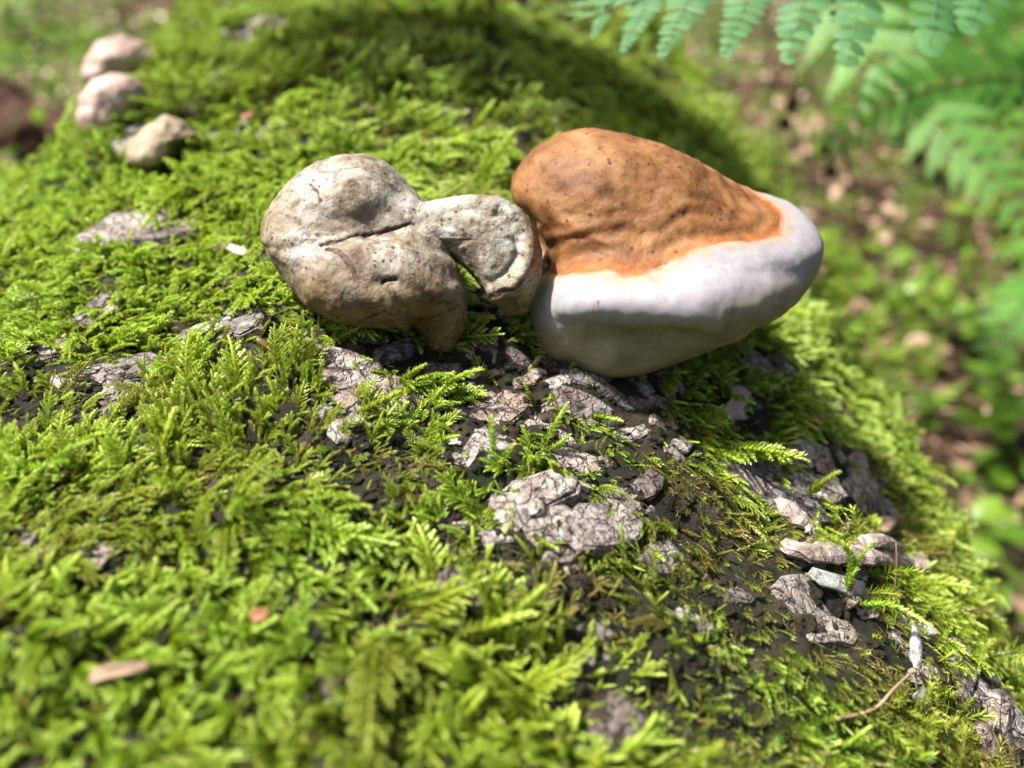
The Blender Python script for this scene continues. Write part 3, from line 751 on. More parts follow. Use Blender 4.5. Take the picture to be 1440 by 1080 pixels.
def log_moss():
    out = []
    for s0, s1, step in ((-.20, .40, .0022), (.40, .80, .0040), (.80, 2.6, .010)):
        n = int((s1 - s0) * 2 * 1.35 * LR / step ** 2)
        s = rng.uniform(s0, s1, n); th = rng.uniform(-1.35, 1.35, n)
        out.append(np.c_[s, th, np.full(n, step)])
    S = np.vstack(out); s, th, st = S.T
    P = log_point(s, th); x, y, z = project(P)
    keep = (x > -260) & (x < W + 260) & (y > -120) & (y < H + 200) & (z > .08)
    s, th, st, P, x, y = s[keep], th[keep], st[keep], P[keep], x[keep], y[keep]
    N = log_normal(s, th)
    face = np.sum(N * unit(CAM - P), 1) > -.35
    bare = bare_amount(x + 10 * vnoise(P, 90, 1), y + 10 * vnoise(P, 90, 2), BARE, .22)
    thin = bare_amount(x, y, THIN, .4)
    clump = vnoise(P, 42, 33)
    prob = (1 - .98 * bare) * (1 - .15 * thin) * np.clip(1.0 + .45 * clump, .45, 1)
    # no moss under the fungi
    keep = face & (rng.random(len(s)) < prob)
    s, th, st, P, N, x, y, thin, clump = s[keep], th[keep], st[keep], P[keep], N[keep], x[keep], y[keep], thin[keep], clump[keep]
    # a low layer of short, older shoots under the tall ones
    sel = (rng.random(len(s)) < .45) & (st < .004); low = np.r_[np.zeros(len(s), bool), np.ones(sel.sum(), bool)]
    ds = rng.normal(0, .0015, sel.sum()); s = np.r_[s, s[sel] + ds]; th = np.r_[th, th[sel] + rng.normal(0, .0035, sel.sum())]
    st, x, y, thin, clump = [np.r_[q, q[sel]] for q in (st, x, y, thin, clump)]; N = np.vstack([N, N[sel]]); P = np.vstack([P, log_point(s[len(P):], th[len(P):])])
    n = len(s)
    flow = np.c_[vnoise(P, 22, 51), vnoise(P, 22, 52), vnoise(P, 22, 53)] * 1.1 + rng.normal(0, .45, (n, 3)) + np.array([.15, -.25, -.1])
    tilt = np.clip(rng.normal(.85, .28, n) - .12 * clump, .1, 1.35)
    spin = rng.normal(0, .5, n)
    region = vnoise(P, 16, 70)
    starry = smooth01(x + 60 * region, 830, 1010) * smooth01(y + 80 * region, 560, 720)
    u = rng.random(n)
    kind = np.where(u < .42, rng.integers(0, 2, n), np.where(u < .78, rng.integers(2, 4, n), np.where(u < .93, rng.integers(4, 6, n), rng.integers(8, 10, n))))
    v = rng.random(n); kind = np.where(v < starry * .55, rng.integers(6, 8, n), np.where(v < starry * .85, rng.integers(8, 10, n), kind))
    kind = np.where((kind < 4) & (rng.random(n) < .5), rng.integers(10, 14, n), kind)
    kind = np.where(rng.random(n) < thin * .45, rng.integers(8, 10, n), kind)
    size = rng.lognormal(-.40, .34, n) * (1 - .25 * thin) * np.clip(st / .0022, 1, 3.5) ** .5 * .95
    far = (x - 480) / 1440
    tint = np.clip(.26 + .55 * vnoise(P, 13, 80) + rng.normal(0, .16, n) + .10 * smooth01(y, 600, 1050) , 0, 1)
    age = np.clip(.03 + (.15 + .5 * (rng.random(n) < .5)) * thin + .9 * (vnoise(P, 34, 90) - .22) + rng.normal(0, .10, n) + (rng.random(n) < .09) * .7, 0, .95)
    tilt = np.where(age > .5, np.minimum(tilt + .3, 1.45), tilt)
    size = np.where(low, rng.uniform(.38, .6, n), size); age = np.where(low, np.clip(rng.normal(.45, .25, n), 0, .95), age); tilt = np.where(low, rng.uniform(.5, 1.45, n), tilt)
    rot = grow(P, N, flow, tilt, spin)
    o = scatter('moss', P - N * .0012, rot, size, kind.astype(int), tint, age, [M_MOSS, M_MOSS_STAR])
    tag(o, 'bright green feathery moss carpet covering the fallen log', 'moss', kind='stuff')
log_moss()

# a few tall shoots that stand clear of the carpet
def sprig(base, tips, label, dry=0.0, kinds=(1, 0, 4)):
    h = hit(*base); V, Fc, A, R = [], [], [], []
    r = random.Random(int(base[0])); root = empty('moss_sprig', h[0]); tag(root, label, 'moss')
    for i, (tx, ty, dd, cx, cy) in enumerate(tips):
        path = bezier([h[0] - h[1] * .002, pt(cx, cy, h[2] + dd * .5), pt(tx, ty, h[2] + dd)], 9) - h[0]
        V, Fc, A, R = [], [], [], []
        moss_stem(V, Fc, A, R, path, r, .0028, .0015, .72, .00024, .3, 1.0)
        link('shoot', mesh_of('shoot', np.array(V), np.array(Fc), [M_MOSS], attrs={'along': A, 'leafrnd': R}), root)
    return root
sprig((755, 640), [(797, 568, -.004, 772, 612), (735, 600, 0, 742, 618), (800, 612, -.004, 785, 625)], 'pale upright moss shoot standing clear below the white margined bracket')
sprig((1190, 850), [(1150, 742, -.008, 1196, 780), (1228, 762, -.006, 1206, 790), (1205, 800, -.004, 1192, 820), (1310, 880, -.004, 1250, 850)], 'tall loose moss sprig rising in front of the pale bark strip')
sprig((40, 680), [(130, 618, -.008, 85, 640), (8, 640, -.008, 25, 652), (70, 655, -.006, 50, 660)], 'yellowish spreading moss sprig below the dark purple bark flake')
sprig((700, 650), [(690, 585, -.004, 692, 615), (722, 625, -.004, 712, 638), (655, 640, -.004, 675, 645)], 'upright forked moss shoot in front of the cracked bark plates')

# ------------------------------------------------------------------ ground: a bank that rises away behind the log
def ground_z(x, y):
    q = np.stack([np.asarray(x, float), np.asarray(y, float), np.zeros_like(np.asarray(x, float))], -1)
    return .03 + .17 * np.asarray(y) + .05 * vnoise(q, 1.6, 5) + .02 * vnoise(q, 5, 6) + .008 * vnoise(q, 18, 7) - .05 * np.asarray(x) * (np.asarray(x) > 0) + 0.0
def mat_ground():
    m = Mat('forest_soil'); c = m.coord()
    a = m.ramp(m.noise(9, 6, .65, c), [(.3, (.012, .007, .004)), (.5, (.045, .026, .015)), (.7, (.11, .065, .04))])
    g_ = m.ramp(m.noise(4, 5, .6, c), [(.46, 0.0), (.58, .85)])
    b = m.mix(g_, a, m.ramp(m.noise(60, 4, .6, c), [(.3, (.02, .05, .006)), (.7, (.09, .15, .02))]))
    return m.out(b, .9, m.bump(m.noise(70, 5, .7, c), 1, .01), .2)
gx = np.concatenate([np.linspace(-40, -3, 30)[:-1], np.linspace(-3, 4, 180), np.linspace(4, 40, 30)[1:]]); gy = np.concatenate([np.linspace(-12, -.5, 16)[:-1], np.linspace(-.5, 4, 150), np.linspace(4, 60, 50)[1:]])
GX, GY = np.meshgrid(gx, gy, indexing='ij')
GZ = ground_z(GX, GY); n1, n2 = GX.shape
a_, b_ = np.meshgrid(np.arange(n1 - 1), np.arange(n2 - 1), indexing='ij'); q0 = (a_ * n2 + b_).ravel()
gr_o = link('ground', mesh_of('ground', np.stack([GX, GY, GZ], -1).reshape(-1, 3), np.stack([q0, q0 + n2, q0 + n2 + 1, q0 + 1], 1), [mat_ground()]))
tag(gr_o, 'brown and green forest floor sloping up behind the log', 'ground', kind='structure')

def ground_hit(px, py):
    r = ray(px, py); t = .2
    while t < 30:
        p = CAM + r * t
        if p[2] <= float(ground_z(p[0], p[1])): return p
        t += .01
    return CAM + r * 8

def leaf_mesh(V, Fc, R, p, ax, sd, L, wid, rr, curl=.12, n=4):
    """a curved oval leaf with a folded midrib"""
    i = len(V); nr = np.cross(ax, sd)
    for k in range(n + 1):
        t = k / n; w = wid * math.sin(math.pi * (t * .9 + .05)) ** .8 * .5 if 0 < k < n else wid * .04
        c = p + ax * L * t + nr * curl * L * (t - .5) ** 2 * 2
        V += [c + sd * w + nr * w * .3, c, c - sd * w + nr * w * .3]; R += [rr] * 3
    for k in range(n):
        a = i + 3 * k
        Fc += [(a, a + 3, a + 4, a + 1), (a + 1, a + 4, a + 5, a + 2)]
# ------------------------------------------------------------------ forest floor: litter, moss, herbs
M_LITTER = mat_leaf('dry_leaf', (.14, .055, .03), (.68, .45, .35), .4, .15, .6)
M_HERB = mat_leaf('herb_leaf', (.02, .085, .006), (.25, .42, .04), .35, .45)
def litter():
    r = random.Random(21); V, Fc, R = [], [], []
    for k in range(15000):
        x = r.uniform(-3.2, 4.2); y = r.uniform(.3, 5.5)
        z = float(x) * 0
        dens = .8 + .8 * vn2(x, y) if k % 3 else 1.0
        if r.random() > dens: continue
        p = np.array([x, y, 0.0]); V0 = len(V)
        ax = unit(np.array([r.gauss(0, 1), r.gauss(0, 1), r.gauss(.15, .28)])); sd = unit(np.cross(ax, [r.gauss(0, .35), r.gauss(0, .35), 1]))
        L = r.uniform(.025, .05)
        leaf_mesh(V, Fc, R, p, ax, sd, L, L * r.uniform(.5, .65), r.random(), r.uniform(-.3, .5), 3)
    V = np.array(V); per = 12
    cen = V.reshape(-1, per, 3).mean(1); zz = ground_z(cen[:, 0], cen[:, 1]) + .008
    V[:, 2] += np.repeat(zz, per)
    o = link('leaf_litter', mesh_of('leaf_litter', V, np.array(Fc), [M_LITTER], attrs={'leafrnd': R}))
    tag(o, 'pinkish brown dry leaf litter spread over the forest floor', 'leaf litter', kind='stuff')
def vn2(x, y): return float(vnoise(np.array([[x, y, 0.3]]), 1.3, 91)[0])
litter()
def fallen_leaves():
    r = random.Random(5); protos = []
    for k in range(5):
        V, Fc, R = [], [], []
        leaf_mesh(V, Fc, R, np.array([-.5, 0, .05]), np.array([1.0, 0, 0]), np.array([0, 1.0, 0]), 1.0, r.uniform(.5, .66), r.random(), r.uniform(-.5, .6), 6)
        protos.append(mesh_of('fallen_leaf', np.array(V), np.array(Fc), [M_LITTER], attrs={'leafrnd': R}))
    spots = [(1215, 335), (1240, 300), (1180, 290), (1290, 290), (1330, 310), (1360, 330), (1300, 345), (1225, 265), (1345, 440), (1285, 490), (1300, 630), (1325, 560), (1380, 640), (1395, 590), (1260, 380), (1375, 350), (1150, 300), (1415, 720), (1310, 700), (1100, 30), (1060, 60), (1120, 110), (1085, 150), (1130, 170), (1160, 215), (20, 200), (40, 240), (70, 120), (30, 160), (120, 40), (190, 20), (100, 20)]
    for px_, py_ in spots:
        p = ground_hit(px_ + r.uniform(-12, 12), py_); L = r.uniform(.035, .06)
        M4 = Matrix.Translation(Vector(p) + Vector((0, 0, .012))) @ Matrix.Rotation(r.uniform(0, 6.3), 4, 'Z') @ Matrix.Rotation(r.gauss(0, .35), 4, 'X') @ Matrix.Rotation(r.gauss(0, .3), 4, 'Y') @ Matrix.Scale(L, 4)
        o = link('fallen_leaf', random.choice(protos), mat=M4)
        wh = ('beyond the small pinkish brackets', 'dry leaves beyond the small brackets') if px_ < 400 else ('below the fern fronds', 'dry leaves below the ferns') if py_ < 400 else ('on the green bank beside the log', 'dry leaves on the bank')
        tag(o, 'dry pinkish brown leaf lying ' + wh[0], 'leaf', wh[1])
fallen_leaves()

def herbs():
    r = random.Random(9); V, Fc, R = [], [], []
    leaf_mesh(V, Fc, R, np.zeros(3), np.array([1.0, 0, 0]), np.array([0, 1.0, 0]), 1.0, .62, .5, .25, 6)
    lm = mesh_of('leaf', np.array(V), np.array(Fc), [M_HERB], attrs={'leafrnd': R})
    v, f = tube(bezier([(0, 0, 0), (.05, 0, .5), (0, .03, 1)], 6), np.linspace(.03, .015, 6), 6)
    sm = mesh_of('stem', v, f, [M_HERB], attrs={'leafrnd': np.full(len(v), .2)})
    for px_, py_, hgt in HERBS:
        p = ground_hit(px_, py_); root = empty('herb_plant', p); root.rotation_euler.z = r.uniform(0, 6.28)
        wh = ('behind the far end of the mossy log', 'herbs behind the log') if px_ < 900 and py_ < 12 else ('beyond the small pinkish brackets', 'herbs beyond the small brackets') if px_ < 400 else ('under the drooping fern fronds', 'herbs under the ferns') if py_ < 300 else ('among dry leaves on the bank beside the log', 'herbs on the bank')
        tag(root, 'small light green leafy herb growing ' + wh[0], 'plant', wh[1])
        link('stem', sm, root, mat=Matrix.Translation((0, 0, -.01)) @ Matrix.Scale(hgt, 4))
        n = r.randint(6, 9)
        for k in range(n):
            t = .35 + .65 * k / (n - 1); L = hgt * r.uniform(.38, .6)
            M4 = Matrix.Translation((.03 * hgt, 0, hgt * t - .01)) @ Matrix.Rotation(k * 2.4 + r.uniform(-.4, .4), 4, 'Z') @ Matrix.Rotation(r.uniform(-.35, .45), 4, 'Y') @ Matrix.Rotation(r.uniform(-.3, .3), 4, 'X') @ Matrix.Scale(L, 4)
            link('leaf', lm, root, mat=M4)
HERBS = [(1190, 160, .16), (1240, 200, .14), (1290, 150, .2), (1330, 210, .16), (1390, 240, .2), (1400, 150, .26), (1270, 60, .22), (1160, 60, .18), (60, 40, .22), (130, 90, .14), (220, 60, .14), (330, 5, .18), (1430, 380, .16), (1360, 500, .08), (1400, 690, .10), (840, 5, .16), (1000, 60, .10), (1420, 640, .16), (1380, 560, .10), (1440, 470, .14), (1310, 480, .09), (1440, 800, .12), (1350, 350, .12), (1400, 330, .16), (1300, 260, .12), (1180, 200, .12), (1120, 130, .10), (1440, 250, .2), (1250, 430, .06), (1230, 90, .16), (1380, 170, .2), (30, 110, .14), (90, 70, .16), (170, 40, .16), (20, 60, .2), (260, 20, .16), (1050, 40, .14), (1340, 90, .22), (1420, 90, .24), (950, 10, .14), (1290, 600, .07)]
herbs()

def undergrowth():
    r = random.Random(31); V, Fc, R = [], [], []; B = []
    for k in range(15000):
        x, y = r.uniform(-3.0, 3.8), r.uniform(.35, 5.2)
        B.append((x, y))
    B = np.array(B); Q = np.c_[B, np.zeros(len(B))]; z = ground_z(B[:, 0], B[:, 1]); d = log_local(np.c_[B, z])[2] - LR
    nz = vnoise(Q, 2.6, 44); qx, qy, _ = project(np.c_[B, z]); ok = (nz > -.12 + .7 * bare_amount(qx, qy, [(1215, 290, 150, 110, 20), (1080, 110, 90, 90, 0)], .3)) & (d > .03)
    for (x, y), zz, o_ in zip(B, z, ok):
        if not o_: continue
        ax = unit(np.array([r.gauss(0, 1), r.gauss(0, 1), r.gauss(.15, .4)])); sd = unit(np.cross(ax, [r.gauss(0, .4), r.gauss(0, .4), 1])); L = r.uniform(.022, .055)
        leaf_mesh(V, Fc, R, np.array([x, y, zz + abs(r.gauss(0, .05)) + .005]), ax, sd, L, L * r.uniform(.5, .8), r.random(), r.uniform(-.1, .4), 3)
    o = link('undergrowth', mesh_of('undergrowth', np.array(V), np.array(Fc), [M_HERB], attrs={'leafrnd': R}))
    tag(o, 'low light green undergrowth of small leaves beside the log', 'undergrowth', kind='stuff')
undergrowth()
def mound():  # dark mound added where only shaded litter lies
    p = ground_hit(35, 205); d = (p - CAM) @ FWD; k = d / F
    root = empty('shade_mound', p); tag(root, 'added dark reddish brown stump beyond the small pinkish brackets', 'mound')
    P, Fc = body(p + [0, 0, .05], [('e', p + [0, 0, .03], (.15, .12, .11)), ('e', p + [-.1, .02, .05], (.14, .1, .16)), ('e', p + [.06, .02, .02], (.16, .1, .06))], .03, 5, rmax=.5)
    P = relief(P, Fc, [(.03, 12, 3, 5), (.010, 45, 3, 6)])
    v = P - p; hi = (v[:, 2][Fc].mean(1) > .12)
    for nm, mk in (('base', ~hi), ('mound_top', hi)):
        a, f, _ = split_part(v, Fc, mk, {}); link(nm, mesh_of(nm, a, f, [M_SHADE_MOUND]), root)
M_SHADE_MOUND = mat_plain('shade_mound_brown', (.012, .007, .004), (.12, .055, .03), 30, .85, .8, .01)  # dark brown puts the shade on that litter into the colour
mound()

def sapling():  # out-of-frame sapling added so its leaves shade the moss behind the cap
    r = random.Random(8); base = np.array([-1.5, .7, 0.0]); base[2] = float(ground_z(-1.5, .7)) - .02
    tgt = pt(900, 165, .60); C = tgt + SUN_DIR * .42
    root = empty('shade_sapling', base); tag(root, 'unseen beech sapling added to shade the moss behind the brown cap', 'added tree')
    st = bezier([base, base + [.03, .02, .5], base + [.10, .02, 1.0], base + [.3, .1, 1.5]], 20)
    v, f = tube(st - base, np.linspace(.014, .006, 20), 8); link('trunk', mesh_of('trunk', v, f, [M_TWIG]), root)
    br = bezier([st[13], (st[13] + C) / 2 + [0, 0, .10], C + [-.12, 0, .01], C + [.14, .04, -.02]], 24)
    v, f = tube(br - base, np.linspace(.006, .0015, 24), 6); link('branch', mesh_of('branch', v, f, [M_TWIG]), root)
    V, Fc, R = [], [], []
    leaf_mesh(V, Fc, R, np.zeros(3), np.array([1.0, 0, 0]), np.array([0, 1.0, 0]), 1.0, .62, .5, .15, 6)
    lm = mesh_of('leaf', np.array(V), np.array(Fc), [M_HERB], attrs={'leafrnd': R})
    for k in range(190):
        t = r.uniform(.62, 1); p = br[min(23, int(t * 23))] - base + np.array([r.gauss(0, .05), r.gauss(0, .055), r.gauss(0, .015)])
        M4 = Matrix.Translation(p) @ Matrix.Rotation(r.uniform(0, 6.28), 4, 'Z') @ Matrix.Rotation(r.gauss(.15, .2), 4, 'Y') @ Matrix.Rotation(r.gauss(0, .25), 4, 'X') @ Matrix.Scale(r.uniform(.05, .075), 4)
        link('leaf', lm, root, mat=M4)

def floor_moss():
    n = 42000
    x = rng.uniform(-1.6, 2.2, n); y = rng.uniform(.1, 3.2, n); z = ground_z(x, y); P = np.c_[x, y, z]
    d = log_local(P)[2] - LR
    keep = (d > -.02) & (rng.random(n) < np.clip(1.5 - d * 2.4, .10, 1)) & (vnoise(P, 3.0, 15) > -.35 + .5 * d)
    P = P[keep]; n = len(P); N = unit(np.c_[rng.normal(0, .2, (n, 2)), np.ones(n)])
    rot = grow(P, N, rng.normal(0, 1, (n, 3)), np.clip(rng.normal(.6, .3, n), 0, 1.3), rng.normal(0, .6, n))
    o = scatter('floor_moss', P, rot, rng.lognormal(.95, .25, n), rng.integers(0, 6, n), np.clip(.2 + .5 * vnoise(P, 4, 3) + rng.normal(0, .15, n), 0, 1), np.clip(rng.normal(.1, .2, n), 0, .9), [M_MOSS, M_MOSS_STAR])
    tag(o, 'dark green moss on the forest floor beside the log', 'moss', kind='stuff')
floor_moss()

# ------------------------------------------------------------------ ferns
M_FERN = mat_leaf('fern_leaf', (.045, .16, .05), (.13, .30, .11), .38, .35, .5)
M_FERN_DARK = mat_leaf('fern_leaf_dark', (.06, .20, .025), (.17, .38, .06), .42, .45)
M_RACHIS = mat_plain('fern_stalk', (.07, .09, .02), (.16, .17, .05), 40, .6, .3)
def pinnule_verts(p, ax, sd, L, wid, V, Fc, R, rr):
    i = len(V); nr = np.cross(ax, sd); pr = [(0, .30), (.25, .48), (.55, .5), (.82, .36), (1.0, .04)]
    for t, w in pr:
        c = p + ax * L * t - nr * L * .12 * t * t
        V += [c + sd * w * wid, c + nr * .04 * wid, c - sd * w * wid]; R += [rr] * 3
    for k in range(len(pr) - 1):
        a = i + 3 * k; Fc += [(a, a + 3, a + 4, a + 1), (a + 1, a + 4, a + 5, a + 2)]
_V, _F, _R = [], [], []
pinnule_verts(np.zeros(3), np.array([1.0, 0, 0]), np.array([0, 1.0, 0]), 1.0, .5, _V, _F, _R, .5)
PINNULE = {m.name: mesh_of('pinnule', np.array(_V), np.array(_F), [m], attrs={'leafrnd': _R}) for m in (M_FERN, M_FERN_DARK)}
def pinnules_of(n, r):
    out = []
    for k in range(n):
        t = (k + .6) / n; l = .20 * (1 - t) ** .75 + .035
        for s in (-1, 1): out.append((t, s, l * r.uniform(.9, 1.08)))
    out.append((.985, 0, .05)); return out
def pinna_mesh(m, seed):
    r = random.Random(seed); V, Fc, R = [], [], []
    v, f = tube([(0, 0, 0), (.5, 0, -.01), (1, 0, -.04)], [.010, .007, .003], 5)
    V += list(v); Fc += f; R += [.1] * len(v)
    for t, s, l in pinnules_of(13, r):
        ax = unit(np.array([.45, s, 0])) if s else np.array([1.0, 0, 0])
        pinnule_verts(np.array([t, 0, -.04 * t * t]), ax, np.array([ax[1], -ax[0], 0.0]) * (1 if s > 0 else -1), l, l * .46 + .012, V, Fc, R, r.random())
    return mesh_of('pinna', np.array(V), [tuple(q) for q in Fc], [m], attrs={'leafrnd': R})
PINNA = {m.name: [pinna_mesh(m, k) for k in range(3)] for m in (M_FERN, M_FERN_DARK)}
AXM = {m.name: mesh_of('pinna', *tube([(0, 0, 0), (.5, 0, -.01), (1, 0, -.04)], [.010, .007, .003], 5), [m], attrs={'leafrnd': np.full(15, .1)}) for m in (M_FERN,)}
def frond(label, pts, t0, n, lmax, side, m, detail=False, seed=0, fwd=.65):
    r = random.Random(seed); pts = np.array(pts); base = pts[0]; root = empty('fern_frond', base); tag(root, label, 'fern', 'fern fronds beside the log')
    path = bezier(pts, 60); v, f = tube(path - base, np.linspace(.0026, .0006, 60), 7)
    link('rachis', mesh_of('rachis', v, f, [M_RACHIS]), root)
    for k in range(n):
        t = t0 + (1 - t0) * (k + .5) / n; i = min(58, int(t * 59)); T = unit(path[i + 1] - path[i])
        S = unit(side - T * (side @ T)); u = (t - t0) / (1 - t0); L = lmax * min(1, .6 + u * 2.2) * (1 - u) ** .8 + .006
        for sg in (-1, 1):
            d = unit(T * fwd + S * sg * r.uniform(.75, .95) + np.array([0, 0, -.12 + r.uniform(-.1, .1)])); nn = unit(np.cross(S, T)); nn = nn if nn[2] > 0 else -nn
            y = unit(np.cross(nn, d)); z = np.cross(d, y); p = path[i] - base
            M4 = Matrix([[d[c] * L, y[c] * L, z[c] * L, p[c]] for c in range(3)] + [[0, 0, 0, 1]])
            if detail:
                pn = link('pinna', AXM[m.name], root, mat=M4)
                for tt, s, l in pinnules_of(12, r):
                    a = math.atan2(s, .22) if s else 0
                    link('pinnule', PINNULE[m.name], pn, mat=Matrix.Translation((tt, 0, -.04 * tt * tt)) @ Matrix.Rotation(a + r.uniform(-.08, .08), 4, 'Z') @ Matrix.Rotation(r.uniform(-.15, .25), 4, 'Y') @ Matrix.Diagonal((l, max(l * .95, .15), l, 1)))
            else: link('pinna', r.choice(PINNA[m.name]), root, mat=M4)
def gpt(x, y): return np.array([x, y, float(ground_z(x, y)) - .01])
UPV = UP
frond('bluish green fern frond arching low over the log, its tip beyond the brown cap', [gpt(.75, .62), pt(1700, 120, .60), pt(1610, -90, .52), pt(1430, -115, .48), pt(1250, -98, .45), pt(1090, -62, .43), pt(940, -15, .42), pt(800, 35, .41)], .34, 9, .16, UP * .78 + FWD * .62, M_FERN, True, 1, .9)
DK = [([gpt(.55, 1.5), pt(1080, -120, 1.15), pt(1200, 40, .95), pt(1310, 160, .88), pt(1400, 255, .84), pt(1462, 350, .82)], .25, 14, .10, RIGHT * .8 + UP * .7, 2),
      ([gpt(1.2, .95), pt(1560, 160, .95), pt(1440, 110, .9), pt(1320, 120, .88), pt(1220, 160, .86), pt(1150, 235, .85)], .3, 14, .09, UP * 1.0 + RIGHT * .3, 3),
      ([gpt(1.25, 1.5), pt(1500, 20, 1.2), pt(1380, -20, 1.15), pt(1250, 20, 1.12), pt(1130, 90, 1.1)], .25, 16, .15, UP + RIGHT * .2, 4),
      ([gpt(1.3, 1.1), pt(1600, 60, 1.0), pt(1500, 60, .95), pt(1440, 160, .9), pt(1420, 300, .88)], .25, 14, .10, RIGHT, 5),
      ([gpt(1.5, 1.3), pt(1560, 330, 1.2), pt(1500, 380, 1.15), pt(1420, 450, 1.12), pt(1380, 540, 1.1)], .2, 14, .12, RIGHT + UP * .4, 6)]
LB = ['dark green fern frond hanging downwards beside the log with its tip lowest', 'dark green fern frond arching towards the white margined bracket', 'broad shaded fern frond arching above the leaf litter', 'dark fern frond hanging nearly upright among the other fronds', 'dark fern frond drooping low over the dry leaves']
for (p, t0, n, L, sd, sdn), lb in zip(DK, LB): frond(lb, p, t0, n, L, unit(sd), M_FERN_DARK, False, sdn)

# ------------------------------------------------------------------ small things lying on the log
def scrap(name, label, cat, outline, mat, lift=.003, thick=.0006, curl=.0, tilt=(0, 0, 0), depth_add=0.0, sub=3):
    """a thin irregular flake traced on the log surface, with thickness and curl"""
    c = np.mean(outline, 0); h = hit(*c); nrm = unit(h[1] + np.asarray(tilt)); P0 = h[0] + h[1] * lift
    rows = []
    pts = []
    for x, y in outline:
        r = ray(x, y); t = ((P0 - CAM) @ nrm) / (r @ nrm); pts.append(CAM + r * t)
    pts = np.array(pts); cen = pts.mean(0); n = len(pts); V = []; long = unit(pts[np.argmax(np.linalg.norm(pts - cen, axis=1))] - cen); across = np.cross(nrm, long)
    wid = np.abs((pts - cen) @ across).max()
    for sgn in (1, -1):
        for f in (1, .66, .33):
            for q in pts:
                p = cen + (q - cen) * f; a = ((p - cen) @ across) / wid
                V.append(p + nrm * (sgn * thick * (.5 if f == 1 else 1) + curl * a * a + .0004 * vnoise(p[None], 300, 4)[0]))
        V.append(cen + nrm * sgn * thick)
    m = 3 * n + 1; Fc = []
    for b, flip in ((0, 0), (m, 1)):
        for L in range(2):
            for k in range(n):
                q = (b + L * n + k, b + L * n + (k + 1) % n, b + (L + 1) * n + (k + 1) % n, b + (L + 1) * n + k); Fc.append(q[::-1] if flip else q)
        for k in range(n):
            q = (b + 2 * n + k, b + 2 * n + (k + 1) % n, b + 3 * n); Fc.append(q[::-1] if flip else q)
    for k in range(n): Fc.append((k, m + k, m + (k + 1) % n, (k + 1) % n))
    o = link(name, mesh_of(name, np.array(V) - h[0], [tuple(f) for f in Fc], [mat]), loc=h[0])
    return tag(o, label, cat)
M_TAN = mat_plain('dry_tan_leaf', (.22, .14, .09), (.38, .27, .19), 90, .6, .4, .0008)
M_RUST = mat_plain('rusty_chip', (.16, .055, .025), (.32, .14, .07), 120, .65, .4, .0008)
M_PALE = mat_plain('pale_pink_flake', (.28, .20, .175), (.45, .37, .34), 110, .7, .5, .0008)
M_WHITE = mat_plain('white_fungus_skin', (.06, .055, .05), (.42, .43, .43), 260, .65, .8, .0012, mid=(.30, .31, .31))
M_WOOD = mat_plain('split_wood', (.10, .07, .06), (.46, .39, .36), 150, .75, .9, .002, mid=(.31, .25, .23))
M_TWIG = mat_plain('twig_bark', (.10, .06, .03), (.30, .21, .12), 120, .7, .5, .0008)
scrap('dry_leaf_piece', 'curled tan dry leaf resting on the cracked bark slab', 'leaf', [(1176, 742), (1200, 734), (1236, 728), (1264, 724), (1258, 738), (1240, 752), (1212, 762), (1190, 758)], M_TAN, .004, .0005, .004, (0, -.35, .1))
scrap('dry_leaf_piece', 'jagged pinkish leaf scrap beneath the white margin', 'leaf', [(1012, 590), (1020, 572), (1028, 560), (1026, 546), (1040, 543), (1056, 552), (1052, 566), (1044, 574), (1046, 592)], M_PALE, .004, .0005, .002, (0, -.5, 0))
scrap('wood_chip', 'pale tan wood splinter lying in the blurred near moss', 'wood chip', [(124, 958), (132, 945), (162, 938), (205, 932), (216, 938), (190, 948), (150, 958), (132, 966)], M_TAN, .007, .0007, .002)
scrap('wood_chip', 'small rust coloured chip between tall moss shoots', 'wood chip', [(352, 866), (358, 856), (374, 855), (380, 862), (372, 874), (358, 876)], M_RUST, .008, .0006, .001, (0, -.4, 0))
scrap('dry_leaf_piece', 'tiny pinkish leaf scrap beside the old grey bracket', 'leaf', [(318, 350), (326, 344), (344, 350), (354, 356), (348, 362), (330, 357)], M_PALE, .007, .0004, .001)
scrap('dry_leaf_piece', 'small orange leaf scrap on the moss past the bark slab', 'leaf', [(1134, 592), (1142, 583), (1154, 584), (1158, 592), (1148, 598)], M_RUST, .006, .0005, .001, (0, -.3, 0))
scrap('pale_bark_flake', 'whitish bark flake with dark spots under the split wood strip', 'bark', [(1136, 806), (1142, 798), (1160, 804), (1190, 812), (1212, 820), (1218, 836), (1196, 838), (1170, 828), (1150, 824)], M_WHITE, .005, .0008, .001, (0, -.5, 0))
scrap('thin_white_bracket', 'thin white crescent shaped fungus edge poking from the moss', 'fungus', [(1284, 878), (1292, 888), (1299, 908), (1301, 932), (1296, 952), (1288, 966), (1284, 948), (1282, 932), (1280, 912), (1282, 894)], M_WHITE, .006, .0012, -.002, (-.3, -.5, 0))
scrap('pale_bark_flake', 'bluish white crumb below the thin white crescent', 'bark', [(1284, 978), (1296, 966), (1304, 968), (1302, 982), (1290, 990)], M_WHITE, .004, .0008, .0)
scrap('wood_chip', 'small dull brown chip on the far moss', 'wood chip', [(338, 165), (352, 158), (360, 160), (346, 170)], M_RUST, .008, .0008, .001)
sapling()
M_WITHER = mat_plain('withered_leaf', (.035, .022, .012), (.14, .09, .05), 40, .7, .5)
